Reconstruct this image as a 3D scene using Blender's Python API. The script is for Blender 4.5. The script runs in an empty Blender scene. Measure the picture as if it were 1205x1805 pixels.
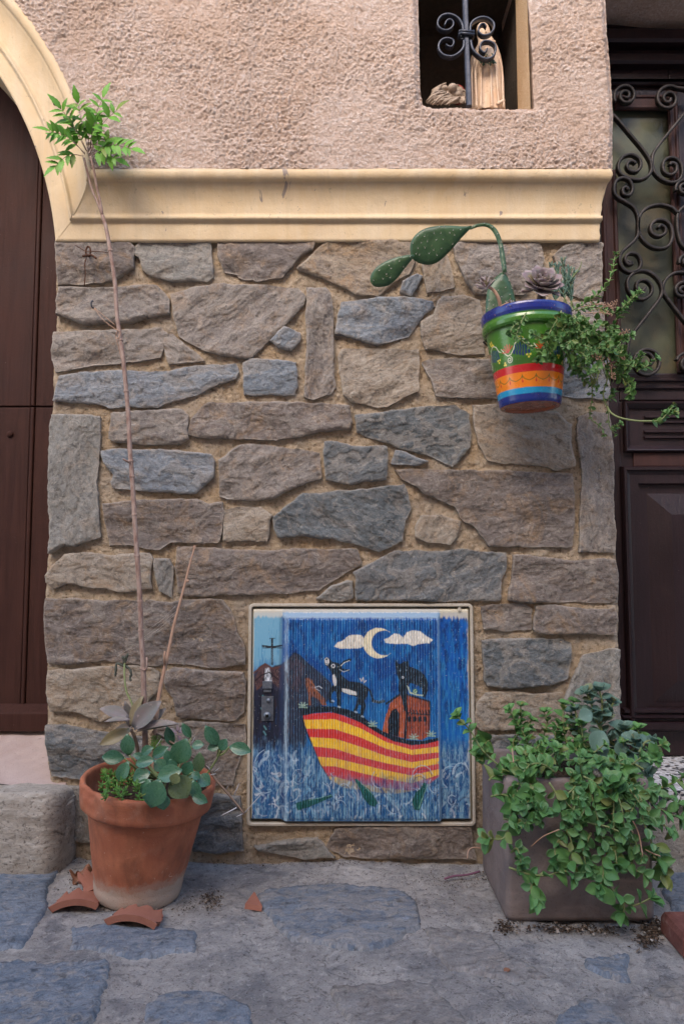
import bpy, math, random
import numpy as np
from mathutils import Vector, Matrix, geometry as mgeo

random.seed(7); RNG = np.random.default_rng(7)
SC = bpy.context.scene; COL = SC.collection

# ------------------------------------------------------------------ camera, sky, sun, exposure
FPX = 1250.0; DIST = 1.634; PITCH = math.radians(4.36); CAMH = 0.6578
cam = bpy.data.cameras.new('camera'); camo = bpy.data.objects.new('camera', cam); COL.objects.link(camo)
camo.location = (0, -DIST, CAMH); camo.rotation_euler = (math.pi/2 + PITCH, 0, 0)
cam.sensor_fit = 'VERTICAL'; cam.sensor_height = 36; cam.sensor_width = 24; cam.lens = FPX/1805*36
cam.clip_start = 0.02; cam.clip_end = 200
SC.camera = camo
SUN_EL, SUN_AZ = math.radians(40), math.radians(200)
w = bpy.data.worlds.new('World'); SC.world = w; w.use_nodes = True
nt = w.node_tree; nt.nodes.clear()
sky = nt.nodes.new('ShaderNodeTexSky'); sky.sky_type = 'NISHITA'; sky.sun_disc = False
sky.sun_elevation = SUN_EL; sky.sun_rotation = SUN_AZ; sky.air_density = 1.0; sky.dust_density = 1.0
bg = nt.nodes.new('ShaderNodeBackground'); bg.inputs[1].default_value = 0.15
wo = nt.nodes.new('ShaderNodeOutputWorld'); nt.links.new(sky.outputs[0], bg.inputs[0]); nt.links.new(bg.outputs[0], wo.inputs[0])
sl = bpy.data.lights.new('sun', 'SUN'); so = bpy.data.objects.new('sun', sl); COL.objects.link(so)
sl.energy = 1.3; sl.angle = math.radians(40); sl.color = (1.0, 0.83, 0.66)
so.rotation_euler = (math.radians(90-40), 0, math.radians(-20))   # light falls into the alley from above the camera
SC.view_settings.view_transform = 'Standard'; SC.view_settings.look = 'None'
SC.view_settings.gamma = 1; SC.view_settings.use_curve_mapping = False
SC.view_settings.exposure = 1.88

# ------------------------------------------------------------------ picture point -> point of the place at depth Y
_cp, _sp = math.cos(PITCH), math.sin(PITCH)
def P(px, py, Y):
    dx = (px-602.5)/FPX; dy = (902.5-py)/FPX
    r = (dx, _cp - dy*_sp, _sp + dy*_cp); k = (Y+DIST)/r[1]
    return Vector((r[0]*k, Y, r[2]*k + CAMH))
def PG(px, py, z=0.0):                      # point on the level z
    dx = (px-602.5)/FPX; dy = (902.5-py)/FPX
    r = (dx, _cp - dy*_sp, _sp + dy*_cp); k = (z-CAMH)/r[2]
    return Vector((r[0]*k, r[1]*k - DIST, z))
def crop(ox, oy, s): return lambda x, y: (ox+x/s, oy+y/s)
A = crop(70, 400, 3.0125); B = crop(420, 400, 3.0125); C = crop(780, 400, 2.835)
D = crop(70, 760, 3.0125); E = crop(420, 760, 3.0125); F = crop(780, 760, 2.835)
G = crop(70, 1120, 3.0125); H = crop(780, 1150, 2.835); W7 = crop(720, 0, 5.02); RD = crop(1050, 120, 3.11)

# ------------------------------------------------------------------ noise (numpy)
def _hash(ix, iy, seed):
    h = (ix.astype(np.int64)*374761393 + iy.astype(np.int64)*668265263 + seed*974634777) & 0xffffffff
    h = ((h ^ (h >> 13))*1274126177) & 0xffffffff
    return ((h ^ (h >> 16)) & 0xffffff)/float(0xffffff)
def vnoise(x, y, seed=0):
    ix = np.floor(x); iy = np.floor(y); fx = x-ix; fy = y-iy
    ux = fx*fx*(3-2*fx); uy = fy*fy*(3-2*fy)
    a = _hash(ix, iy, seed); b = _hash(ix+1, iy, seed); c = _hash(ix, iy+1, seed); d = _hash(ix+1, iy+1, seed)
    return (a*(1-ux)+b*ux)*(1-uy) + (c*(1-ux)+d*ux)*uy
def fbm(x, y, seed=0, octv=4, gain=0.5):
    s = 0; a = 1; t = 0
    for i in range(octv):
        s = s + a*(vnoise(x*2**i+i*17.3, y*2**i-i*9.1, seed+i)-0.5); t += a; a *= gain
    return s/t*2
def worley(x, y, seed=0):
    ix = np.floor(x); iy = np.floor(y); best = np.full(x.shape, 9.0)
    for i in (-1, 0, 1):
        for j in (-1, 0, 1):
            cx = ix+i; cy = iy+j
            d = (cx+_hash(cx, cy, seed)-x)**2 + (cy+_hash(cx, cy, seed+5)-y)**2
            best = np.minimum(best, d)
    return np.sqrt(best)
def sstep(a, b, x):
    t = np.clip((x-a)/(b-a), 0, 1); return t*t*(3-2*t)
def poly_dist(x, y, poly, closed=True):
    d = np.full(x.shape, 1e9); n = len(poly)
    for i in range(n if closed else n-1):
        ax, ay = poly[i]; bx, by = poly[(i+1) % n]
        vx, vy = bx-ax, by-ay; L = vx*vx+vy*vy+1e-20
        t = np.clip(((x-ax)*vx+(y-ay)*vy)/L, 0, 1)
        d = np.minimum(d, (x-ax-t*vx)**2+(y-ay-t*vy)**2)
    return np.sqrt(d)
def poly_in(x, y, poly):
    r = np.zeros(x.shape, bool); n = len(poly)
    for i in range(n):
        ax, ay = poly[i]; bx, by = poly[(i+1) % n]
        if ay == by: continue
        c = ((ay > y) != (by > y)) & (x < (bx-ax)*(y-ay)/(by-ay)+ax)
        r ^= c
    return r
def lin(c):
    c = np.array(c, float)/255.0
    return np.where(c <= 0.04045, c/12.92, ((c+0.055)/1.055)**2.4)

# ------------------------------------------------------------------ node DSL
class NM:
    def __init__(s, name):
        s.m = bpy.data.materials.new(name); s.m.use_nodes = True; s.t = s.m.node_tree; s.t.nodes.clear()
        s.o = s.n('ShaderNodeOutputMaterial'); s.b = s.n('ShaderNodeBsdfPrincipled'); s.l(s.b.outputs[0], s.o.inputs[0])
        s.tc = s.n('ShaderNodeTexCoord')
    def n(s, t): return s.t.nodes.new(t)
    def l(s, a, b): s.t.links.new(a, b)
    def put(s, i, v):
        if isinstance(v, (int, float)): i.default_value = v
        elif isinstance(v, (tuple, list)): i.default_value = tuple(v)+((1,) if len(v) == 3 and len(i.default_value) == 4 else ())
        else: s.l(v, i)
    def coord(s, scale=(1, 1, 1), src=None, rot=(0, 0, 0)):
        m = s.n('ShaderNodeMapping'); s.l(src or s.tc.outputs['Object'], m.inputs[0]); m.inputs['Scale'].default_value = scale; m.inputs['Rotation'].default_value = rot
        return m.outputs[0]
    def attr(s, name, out='Vector'):
        a = s.n('ShaderNodeAttribute'); a.attribute_name = name; return a.outputs[out]
    def noise(s, v, scale, det=4, rough=0.55, dist=0.0):
        n = s.n('ShaderNodeTexNoise'); s.l(v, n.inputs['Vector']); n.inputs['Scale'].default_value = scale
        n.inputs['Detail'].default_value = det; n.inputs['Roughness'].default_value = rough; n.inputs['Distortion'].default_value = dist
        return n.outputs['Fac']
    def vor(s, v, scale, feat='F1', out='Distance'):
        n = s.n('ShaderNodeTexVoronoi'); n.feature = feat; s.l(v, n.inputs['Vector']); n.inputs['Scale'].default_value = scale
        return n.outputs[out]
    def ramp(s, f, stops):
        r = s.n('ShaderNodeValToRGB'); s.put(r.inputs[0], f); e = r.color_ramp.elements
        while len(e) < len(stops): e.new(0.5)
        for k, (p, c) in enumerate(stops):
            e[k].position = p; e[k].color = (c, c, c, 1) if isinstance(c, (int, float)) else tuple(c)+(1,)
        return r.outputs[0]
    def mix(s, f, a, b, mode='MIX'):
        m = s.n('ShaderNodeMix'); m.data_type = 'RGBA'; m.blend_type = mode
        s.put(m.inputs[0], f); s.put(m.inputs[6], a); s.put(m.inputs[7], b); return m.outputs[2]
    def math(s, op, a, b=0.0, c=0.0):
        m = s.n('ShaderNodeMath'); m.operation = op; s.put(m.inputs[0], a); s.put(m.inputs[1], b)
        if op in ('MULTIPLY_ADD',): s.put(m.inputs[2], c)
        return m.outputs[0]
    def rnd(s):
        o = s.n('ShaderNodeObjectInfo'); a = s.attr('rnd', 'Fac')
        return s.math('FRACT', s.math('ADD', o.outputs['Random'], a))
    def bump(s, h, dist, strength=1.0, prev=None):
        b = s.n('ShaderNodeBump'); s.l(h, b.inputs['Height']); b.inputs['Distance'].default_value = dist; b.inputs['Strength'].default_value = strength
        if prev: s.l(prev, b.inputs['Normal'])
        return b.outputs[0]
    def fin(s, col, rough=0.8, normal=None, spec=0.3, metal=0.0, coat=0.0, sub=0.0, trans=0.0):
        s.put(s.b.inputs['Base Color'], col); s.put(s.b.inputs['Roughness'], rough); s.put(s.b.inputs['Specular IOR Level'], spec)
        s.put(s.b.inputs['Metallic'], metal); s.b.inputs['Coat Weight'].default_value = coat; s.b.inputs['Coat Roughness'].default_value = 0.15
        if normal: s.l(normal, s.b.inputs['Normal'])
        if sub: s.b.inputs['Subsurface Weight'].default_value = sub; s.b.inputs['Subsurface Radius'].default_value = (.3, .5, .1); s.b.inputs['Subsurface Scale'].default_value = 0.004
        s.b.inputs['Transmission Weight'].default_value = trans
        return s.m

# ------------------------------------------------------------------ object helpers
def tag(o, label=None, cat=None, group=None, kind=None):
    if label: o['label'] = label
    if cat: o['category'] = cat
    if group: o['group'] = group
    if kind: o['kind'] = kind
    return o
def thing(name, label, cat, loc=(0, 0, 0), group=None):
    o = bpy.data.objects.new(name, None); COL.objects.link(o); o.location = loc; o.empty_display_size = .05
    return tag(o, label, cat, group)
def mk(name, V, Fc, mat, parent=None, smooth=True, col=None, attrs=None):
    V = np.asarray(V, float)
    off = np.zeros(3)
    p = parent
    while p is not None: off += np.array(p.location); p = p.parent
    V = V-off
    me = bpy.data.meshes.new(name)
    if isinstance(Fc, np.ndarray):
        me.vertices.add(len(V)); me.vertices.foreach_set('co', V.ravel())
        k = Fc.shape[1]; me.loops.add(Fc.size); me.loops.foreach_set('vertex_index', Fc.ravel().astype(np.int32))
        me.polygons.add(len(Fc)); me.polygons.foreach_set('loop_start', np.arange(0, Fc.size, k, dtype=np.int32))
        me.update(calc_edges=True)
    else:
        me.from_pydata([tuple(v) for v in V], [], [tuple(f) for f in Fc])
    me.polygons.foreach_set('use_smooth', np.full(len(me.polygons), smooth))
    if col is not None:
        a = me.color_attributes.new('paint', 'FLOAT_COLOR', 'POINT')
        a.data.foreach_set('color', np.c_[col, np.ones(len(col))].ravel())
    for k, v in (attrs or {}).items():
        v = np.asarray(v, float)
        if v.ndim == 2: a = me.attributes.new(k, 'FLOAT_VECTOR', 'POINT'); a.data.foreach_set('vector', v.ravel())
        else: a = me.attributes.new(k, 'FLOAT', 'POINT'); a.data.foreach_set('value', v)
    me.validate(); me.update()
    if mat: me.materials.append(mat)
    o = bpy.data.objects.new(name, me); COL.objects.link(o)
    if parent is not None: o.parent = parent
    return o
def grid_faces(nr, nc, closed=False):
    i, j = np.meshgrid(np.arange(nr-1), np.arange(nc if closed else nc-1), indexing='ij')
    i = i.ravel(); j = j.ravel(); j2 = (j+1) % nc
    return np.c_[i*nc+j, i*nc+j2, (i+1)*nc+j2, (i+1)*nc+j]
class MB:                                   # mesh collector
    def __init__(s): s.V = []; s.F = []; s.R = []; s.n = 0
    def add(s, V, Fc, rnd=0.0):
        V = np.asarray(V, float); s.V.append(V)
        s.F += [tuple(int(q)+s.n for q in f) for f in Fc]; s.n += len(V); s.R.append(np.full(len(V), rnd)); return s
    def box(s, a, b, rnd=0.0):
        x0, y0, z0 = a; x1, y1, z1 = b
        V = [(x0, y0, z0), (x1, y0, z0), (x1, y1, z0), (x0, y1, z0), (x0, y0, z1), (x1, y0, z1), (x1, y1, z1), (x0, y1, z1)]
        return s.add(V, [(0, 3, 2, 1), (4, 5, 6, 7), (0, 1, 5, 4), (1, 2, 6, 5), (2, 3, 7, 6), (3, 0, 4, 7)], rnd)
    def tube(s, pts, rad, seg=8, rnd=0.0, cap=True):
        pts = [Vector(p) for p in pts]; n = len(pts); V = []; Fc = []
        rad = list(np.interp(np.linspace(0, 1, n), np.linspace(0, 1, len(rad)), rad)) if hasattr(rad, '__len__') else [rad]*n
        up = Vector((0, 0, 1)); prev = None
        for i, p in enumerate(pts):
            t = (pts[min(i+1, n-1)]-pts[max(i-1, 0)]).normalized()
            if prev is None: a = t.orthogonal().normalized()
            else: a = (prev-t*prev.dot(t)); a = a.normalized() if a.length > 1e-6 else t.orthogonal().normalized()
            prev = a; b = t.cross(a)
            for k in range(seg):
                th = 2*math.pi*k/seg; V.append(p+(a*math.cos(th)+b*math.sin(th))*rad[i])
        for i in range(n-1):
            for k in range(seg):
                k2 = (k+1) % seg; Fc.append((i*seg+k, i*seg+k2, (i+1)*seg+k2, (i+1)*seg+k))
        if cap: Fc.append(tuple(range(seg))[::-1]); Fc.append(tuple(range((n-1)*seg, n*seg)))
        return s.add([tuple(v) for v in V], Fc, rnd)
    def strap(s, pts, th, d):               # flat iron strap bent in the xz plane, depth d along y
        pts = [Vector(p) for p in pts]; n = len(pts); V = []; Fc = []
        thl = list(np.interp(np.linspace(0, 1, n), np.linspace(0, 1, len(th)), th)) if hasattr(th, '__len__') else [th]*n
        for i, p in enumerate(pts):
            t = (pts[min(i+1, n-1)]-pts[max(i-1, 0)]); t.y = 0; t.normalize(); nn = Vector((-t.z, 0, t.x))*thl[i]/2; c = thl[i]*.22
            e = nn.normalized()*c
            for q in ((nn-e, -d/2), (nn, -d/2+c), (nn, d/2), (-nn, d/2), (-nn, -d/2+c), (-nn+e, -d/2)):
                V.append(p+q[0]+Vector((0, q[1], 0)))
        for i in range(n-1):
            for k in range(6):
                k2 = (k+1) % 6; Fc.append((i*6+k, i*6+k2, (i+1)*6+k2, (i+1)*6+k))
        Fc.append((5, 4, 3, 2, 1, 0)); Fc.append(tuple((n-1)*6+k for k in range(6)))
        return s.add([tuple(v) for v in V], Fc)
    def ball(s, c, r, seg=12, rings=8, rnd=0.0):
        rx, ry, rz = r if hasattr(r, '__len__') else (r, r, r); V = []; Fc = []
        for i in range(rings+1):
            ph = math.pi*i/rings
            for k in range(seg):
                th = 2*math.pi*k/seg
                V.append((c[0]+rx*math.sin(ph)*math.cos(th), c[1]+ry*math.sin(ph)*math.sin(th), c[2]+rz*math.cos(ph)))
        for i in range(rings):
            for k in range(seg):
                k2 = (k+1) % seg; Fc.append((i*seg+k, (i+1)*seg+k, (i+1)*seg+k2, i*seg+k2))
        return s.add(V, Fc, rnd)
    def inst(s, me, M, rnd=0.0):
        V = [tuple(M @ v.co) for v in me.vertices]
        return s.add(V, [tuple(p.vertices) for p in me.polygons], rnd)
    def build(s, name, mat, parent=None, smooth=True):
        return mk(name, np.concatenate(s.V), s.F, mat, parent, smooth, attrs={'rnd': np.concatenate(s.R)})
def smoothpath(pts, k=6):
    pts = [Vector(p) for p in pts]; out = []
    Q = [pts[0]*2-pts[1]]+pts+[pts[-1]*2-pts[-2]]
    for i in range(1, len(Q)-2):
        for j in range(k):
            t = j/k; a, b, c, d = Q[i-1], Q[i], Q[i+1], Q[i+2]
            out.append(0.5*((2*b)+(c-a)*t+(2*a-5*b+4*c-d)*t*t+(3*b-a-3*c+d)*t**3))
    out.append(pts[-1]); return out
def densify(poly, step, jit, seed):
    out = []; n = len(poly); s = 0.0
    for i in range(n):
        ax, ay = poly[i]; bx, by = poly[(i+1) % n]; L = math.hypot(bx-ax, by-ay); m = max(1, int(L/step))
        for j in range(m):
            t = j/m; x = ax+(bx-ax)*t; y = ay+(by-ay)*t
            nx, ny = -(by-ay)/(L+1e-9), (bx-ax)/(L+1e-9); q = s+L*t
            d = jit*(float(fbm(np.array(q*45.), np.array(seed*3.7), seed, 4, .7)))
            e = jit*1.6*float(fbm(np.array(q*14.), np.array(seed*1.7), seed+3, 2))
            out.append((x+nx*(d+e), y+ny*(d+e)))
        s += L
    return out
def cdt(outer, holes, step, seed=0, jitter=.35):
    """triangulated sheet: boundary points + a jittered inner grid"""
    rng = np.random.default_rng(seed)
    o = np.array(outer); x0, y0 = o.min(0); x1, y1 = o.max(0)
    gx, gy = np.meshgrid(np.arange(x0, x1, step), np.arange(y0, y1, step)); gx = gx.ravel(); gy = gy.ravel()
    gx = gx+rng.uniform(-jitter, jitter, gx.shape)*step; gy = gy+rng.uniform(-jitter, jitter, gy.shape)*step
    ok = poly_in(gx, gy, outer) & (poly_dist(gx, gy, outer) > step*.55)
    for h in holes: ok &= ~poly_in(gx, gy, h) & (poly_dist(gx, gy, h) > step*.55)
    pts = [Vector(p) for p in outer]; edges = [(i, (i+1) % len(outer)) for i in range(len(outer))]
    for h in holes:
        b = len(pts); pts += [Vector(p) for p in h]; edges += [(b+i, b+(i+1) % len(h)) for i in range(len(h))]
    pts += [Vector((a, b)) for a, b in zip(gx[ok], gy[ok])]
    r = mgeo.delaunay_2d_cdt(pts, edges, [], 0, 1e-7)
    V = np.array([tuple(v) for v in r[0]]); T = np.array([f for f in r[2] if len(f) == 3])
    c = V[T].mean(1); k = poly_in(c[:, 0], c[:, 1], outer)
    for h in holes: k &= ~poly_in(c[:, 0], c[:, 1], h)
    return V, T[k]
def frame_sheet(name, V2, T, Y, mat, parent, attrs=None, back=None, flip=False):
    """sheet in the xz plane (given Y per vertex), optional walls round all free edges back to depth `back`"""
    V = np.c_[V2[:, 0], Y, V2[:, 1]]
    a, b, c = V2[T[:, 0]], V2[T[:, 1]], V2[T[:, 2]]
    cr = (b[:, 0]-a[:, 0])*(c[:, 1]-a[:, 1])-(b[:, 1]-a[:, 1])*(c[:, 0]-a[:, 0])
    T = T.copy(); m = cr < 0; T[m] = T[m][:, ::-1]           # normal towards -y
    if back is not None:
        ed = {}
        for t in T:
            for i in range(3):
                e = (int(t[i]), int(t[(i+1) % 3])); r = (e[1], e[0])
                if r in ed: del ed[r]
                else: ed[e] = 1
        ids = sorted({i for e in ed for i in e}); n0 = len(V); k0 = len(ids); mp = {i: n0+k for k, i in enumerate(ids)}
        Vf = V[ids].copy(); Vb = Vf.copy(); Vb[:, 1] = back
        T2 = []
        for (i, j) in ed: T2 += [(mp[j], mp[i], mp[i]+k0), (mp[j], mp[i]+k0, mp[j]+k0)]
        V = np.r_[V, Vf, Vb]; T = np.r_[T, np.array(T2)]
        if attrs: attrs = {k: np.r_[v, v[ids], v[ids]] for k, v in attrs.items()}
    return mk(name, V, T, mat, parent, True, attrs=attrs)
# ------------------------------------------------------------------ materials
def slate(name, c1, c2, c3, ochre=0.3, rough=.75, bumpd=.0035):
    m = NM(name); g = m.attr('grain'); r = m.rnd()
    st = m.coord((20, 52, 14), g); iso = m.coord((1, 1, 1), g)
    big = m.noise(iso, 14, 5, .6, .6); streak = m.noise(st, 1.0, 8, .68, 2.2); fine = m.noise(m.coord((120, 420, 120), g), 1.0, 3, .6)
    blot = m.noise(iso, 34, 8, .7, 1.8); och = m.noise(iso, 13, 6, .72, 1.6); sp = m.noise(iso, 300, 3, .6)
    c = m.mix(m.ramp(big, [(.3, 0), (.7, 1)]), c1, c2)
    c = m.mix(m.ramp(streak, [(.38, 0), (.66, 1)]), c, c3)
    tn = m.attr('tone', 'Fac'); c = m.mix(m.math('MULTIPLY', tn, .55), c, m.mix(.5, c, (.03, .03, .035))); c = m.mix(m.ramp(tn, [(.72, 0), (.8, .45)]), c, m.mix(.5, c, (.52, .46, .38)))
    c = m.mix(m.math('MULTIPLY', m.ramp(och, [(.5, 0), (.68, 1)]), ochre), c, (.36, .225, .11))
    c = m.mix(m.math('MULTIPLY', m.ramp(blot, [(.54, 0), (.60, 1)]), .5), c, m.mix(.55, c, (.50, .44, .37)))
    c = m.mix(m.ramp(blot, [(.3, .55), (.42, 0)]), c, (.06, .055, .055))
    lich = m.noise(iso, 90, 4, .6, 2.5)
    c = m.mix(m.math('MULTIPLY', m.ramp(lich, [(.66, 0), (.70, 1)]), .55), c, (.5, .46, .38))
    c = m.mix(m.math('MULTIPLY_ADD', r, .3, -.0), c, m.mix(.5, c, (.30, .26, .23)))
    c = m.mix(m.ramp(sp, [(.35, .35), (.5, 0)]), c, (.05, .05, .05))
    crk = m.noise(m.coord((7, 22, 9), g), 1.0, 6, .7, 1.2); cr_ = m.ramp(crk, [(.60, 1), (.608, 0), (.616, 1)])
    c = m.mix(m.ramp(cr_, [(0, .35), (.5, 0)]), c, (.05, .04, .035))
    ed = m.attr('edge', 'Fac'); en = m.math('ADD', ed, m.math('MULTIPLY', m.math('SUBTRACT', blot, .5), .016))
    c = m.mix(m.ramp(en, [(.0, .35), (.0028, 0)]), c, (.46, .40, .33)); dn = m.noise(iso, 55, 6, .75, .6); c = m.mix(m.ramp(dn, [(.36, .75), (.46, 0)]), c, m.mix(.65, c, (.02, .018, .016)))
    gr_ = m.noise(iso, 170, 4, .75); c = m.mix(m.ramp(gr_, [(.60, 0), (.70, .3)]), c, m.mix(.5, c, (.62, .58, .52)))
    n = m.bump(dn, bumpd*.9); n = m.bump(streak, bumpd*.6, 1, n); n = m.bump(blot, bumpd*.9, 1, n); n = m.bump(cr_, .0009, 1, n); n = m.bump(fine, .0006, 1, n); n = m.bump(sp, .0006, 1, n)
    return m.fin(c, m.ramp(blot, [(.3, rough-.13), (.7, rough+.1)]), n, .35)
M = {}
M['blue'] = slate('slate_blue', (.10, .135, .17), (.19, .22, .25), (.31, .335, .355), .25)
M['dark'] = slate('slate_dark', (.055, .075, .088), (.11, .13, .14), (.19, .205, .205), .15)
M['brown'] = slate('slate_brown', (.10, .075, .062), (.185, .145, .12), (.26, .22, .19), .55)
M['mauve'] = slate('slate_mauve', (.145, .118, .10), (.245, .205, .172), (.35, .31, .27), .5)
M['tan'] = slate('slate_tan', (.27, .205, .14), (.37, .295, .21), (.44, .38, .30), .6)
M['ochre'] = slate('slate_ochre', (.30, .20, .11), (.27, .22, .18), (.40, .32, .22), .8)
M['green'] = slate('slate_green', (.19, .185, .165), (.25, .24, .21), (.32, .31, .28), .25)
M['flag'] = slate('slate_flag', (.09, .14, .205), (.15, .20, .26), (.28, .31, .35), .06, .68)
M['flagbrown'] = slate('slate_flag_brown', (.18, .165, .16), (.25, .235, .225), (.33, .32, .31), .12, .75)

m = NM('mortar'); o = m.coord()
a = m.noise(o, 12, 5, .6, .8); b = m.noise(o, 120, 5, .7); c_ = m.noise(o, 520, 3, .7)
c = m.mix(m.ramp(a, [(.3, 0), (.7, 1)]), (.60, .43, .26), (.64, .53, .40))
c = m.mix(m.ramp(b, [(.34, .85), (.47, 0)]), c, (.20, .135, .08)); c = m.mix(m.ramp(b, [(.56, 0), (.66, .5)]), c, (.74, .66, .54)); c = m.mix(m.ramp(c_, [(.55, 0), (.72, .7)]), c, (.58, .51, .42))
c = m.mix(m.ramp(c_, [(.28, .8), (.4, 0)]), c, (.13, .10, .075))
c = m.mix(m.ramp(m.noise(o, 7, 3, .5, .5), [(.5, 0), (.75, .6)]), c, (.36, .33, .30))
M['mortar'] = m.fin(c, .95, m.bump(c_, .004, 1, m.bump(b, .010)), .15)

m = NM('pink_render'); o = m.coord()
a = m.noise(o, 5, 5, .6, .5); b = m.noise(o, 150, 5, .75, .2); f = m.noise(o, 600, 2, .6); s = m.noise(m.coord((1.4, 1.4, 5)), 6, 4, .6, 1)
c = m.mix(m.ramp(a, [(.3, 0), (.7, 1)]), (.70, .53, .42), (.78, .63, .53))
c = m.mix(m.ramp(b, [(.35, .7), (.55, 0)]), c, (.56, .36, .25)); c = m.mix(m.ramp(b, [(.53, 0), (.62, .7)]), c, (.86, .76, .71))  # bump crests lightened and dips darkened in colour, like relief highlights
c = m.mix(m.ramp(s, [(.52, 0), (.75, .35)]), c, (.66, .56, .50)); pt = m.noise(o, 3.1, 4, .6, .8); c = m.mix(m.ramp(pt, [(.5, 0), (.62, .45)]), c, (.62, .43, .31)); rn = m.noise(m.coord((16, 1, .5)), 1.6, 5, .65); c = m.mix(m.ramp(rn, [(.55, 0), (.7, .35)]), c, (.50, .40, .34))
M['plaster'] = m.fin(c, .93, m.bump(f, .0016, 1, m.bump(b, .0075)), .15)

m = NM('cream_paint'); o = m.coord()
a = m.noise(o, 6, 5, .6, .6); v = m.noise(m.coord((14, 14, 2.2)), 2.0, 5, .6, .5); ch = m.noise(m.coord((1, 1, .6)), 16, 5, .62, .9); f = m.noise(o, 260, 4, .6)
cr = m.vor(m.coord(), 9, 'DISTANCE_TO_EDGE')
c = m.mix(m.ramp(a, [(.3, 0), (.7, 1)]), (.60, .43, .235), (.66, .52, .33))
c = m.mix(m.ramp(v, [(.45, 0), (.75, .45)]), c, (.70, .59, .44)); c = m.mix(m.ramp(m.noise(o, 13, 4, .6), [(.35, .35), (.5, 0)]), c, (.48, .37, .24))
gn_ = m.n('ShaderNodeNewGeometry'); sx_ = m.n('ShaderNodeSeparateXYZ'); m.l(gn_.outputs['True Normal'], sx_.inputs[0]); dst = m.math('MULTIPLY', m.ramp(sx_.outputs[2], [(.35, 0), (.8, .8)]), m.ramp(m.noise(o, 40, 5, .7), [(.35, .3), (.6, 1)])); c = m.mix(dst, c, (.20, .16, .12))
stn = m.noise(m.coord((10, 1, .7)), 3, 6, .68, .3); c = m.mix(m.ramp(stn, [(.55, 0), (.72, .28)]), c, (.36, .29, .20)); c = m.mix(m.ramp(m.noise(o, 70, 5, .75, .5), [(.62, 0), (.66, .6)]), c, (.36, .28, .19))
c = m.mix(m.ramp(ch, [(.665, 0), (.672, 1)]), c, (.30, .24, .20))
M['cream'] = m.fin(c, .62, m.bump(f, .0005, 1, m.bump(ch, .0015, 1, m.bump(a, .004))), .3)

def wood(name, c1, c2, rough=.38, coat=.15, ax=(40, 40, 3), spec=.4):
    m = NM(name); o = m.coord(); g = m.noise(m.coord(ax), 1.5, 6, .65, .7); d = m.noise(o, 5, 5, .6, .5); sp = m.noise(o, 130, 3, .75, 1.2); sc = m.noise(m.coord((1, 1, .5)), 26, 6, .75, 2.2)
    c = m.mix(m.ramp(d, [(.3, 0), (.7, 1)]), c1, c2); c = m.mix(m.ramp(g, [(.35, .5), (.6, 0)]), c, tuple(q*.55 for q in c1))
    c = m.mix(m.ramp(sp, [(.735, 0), (.77, .75)]), c, (.42, .33, .28)); c = m.mix(m.ramp(sc, [(.715, 0), (.75, .35)]), c, (.33, .25, .21))
    return m.fin(c, m.ramp(d, [(.3, rough), (.7, rough+.22)]), m.bump(g, .0012, 1, m.bump(sp, .0008)), spec, coat=coat*.3)
M['door_l'] = wood('brown_door_paint', (.036, .0125, .009), (.055, .022, .016), .55, 0, (40, 40, 3), .18)
M['door_r'] = wood('dark_varnished_wood', (.014, .0055, .007), (.024, .009, .011), .34, .2)
M['door_r2'] = wood('faded_red_wood', (.038, .012, .010), (.062, .022, .017), .5)

m = NM('wrought_iron'); o = m.coord(); a = m.noise(o, 60, 4, .6)
M['iron'] = m.fin(m.mix(m.ramp(a, [(.4, 0), (.7, 1)]), (.035, .04, .055), (.075, .08, .10)), .42, m.bump(m.noise(o, 220, 3), .0006), .5, .35)
m = NM('dark_iron'); o = m.coord(); a = m.noise(o, 60, 4, .6)
M['iron2'] = m.fin(m.mix(m.ramp(a, [(.4, 0), (.7, 1)]), (.022, .019, .018), (.055, .045, .042)), .5, m.bump(m.noise(o, 180, 3), .001), .4, .3)
m = NM('rusty_iron'); o = m.coord(); a = m.noise(o, 300, 4, .6)
M['rust'] = m.fin(m.mix(m.ramp(a, [(.4, 0), (.6, 1)]), (.05, .025, .018), (.14, .06, .03)), .8, m.bump(a, .0008), .3, .2)
m = NM('frosted_glass'); o = m.coord(); a = m.noise(m.coord((1, 1, .8)), 7, 4, .55, .8); b = m.noise(o, 17, 4, .55, .5); d = m.noise(o, 3.2, 3, .5)
c = m.mix(m.ramp(a, [(.38, 0), (.62, 1)]), (.02, .024, .013), (.09, .098, .048)); c = m.mix(m.ramp(b, [(.5, 0), (.72, .8)]), c, (.10, .075, .03))  # blurred greens of reflections and what lies behind, painted into the pane
c = m.mix(m.ramp(d, [(.4, .8), (.55, 0)]), c, (.03, .04, .03))
M['glass'] = m.fin(c, .5, m.bump(m.noise(o, 420, 3, .6), .0008), .5, coat=.2)
m = NM('flat_black'); M['dark_void'] = m.fin((.012, .012, .011), .9, None, .1)  # plain near-black for door backings, key socket and gnome eye
m = NM('dark_brown_render'); a = m.noise(m.coord(), 90, 5, .65); M['niche_dark'] = m.fin(m.mix(a, (.045, .038, .03), (.12, .095, .075)), .95, m.bump(a, .003), .1)  # mottled dark brown for the niche lining

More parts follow.
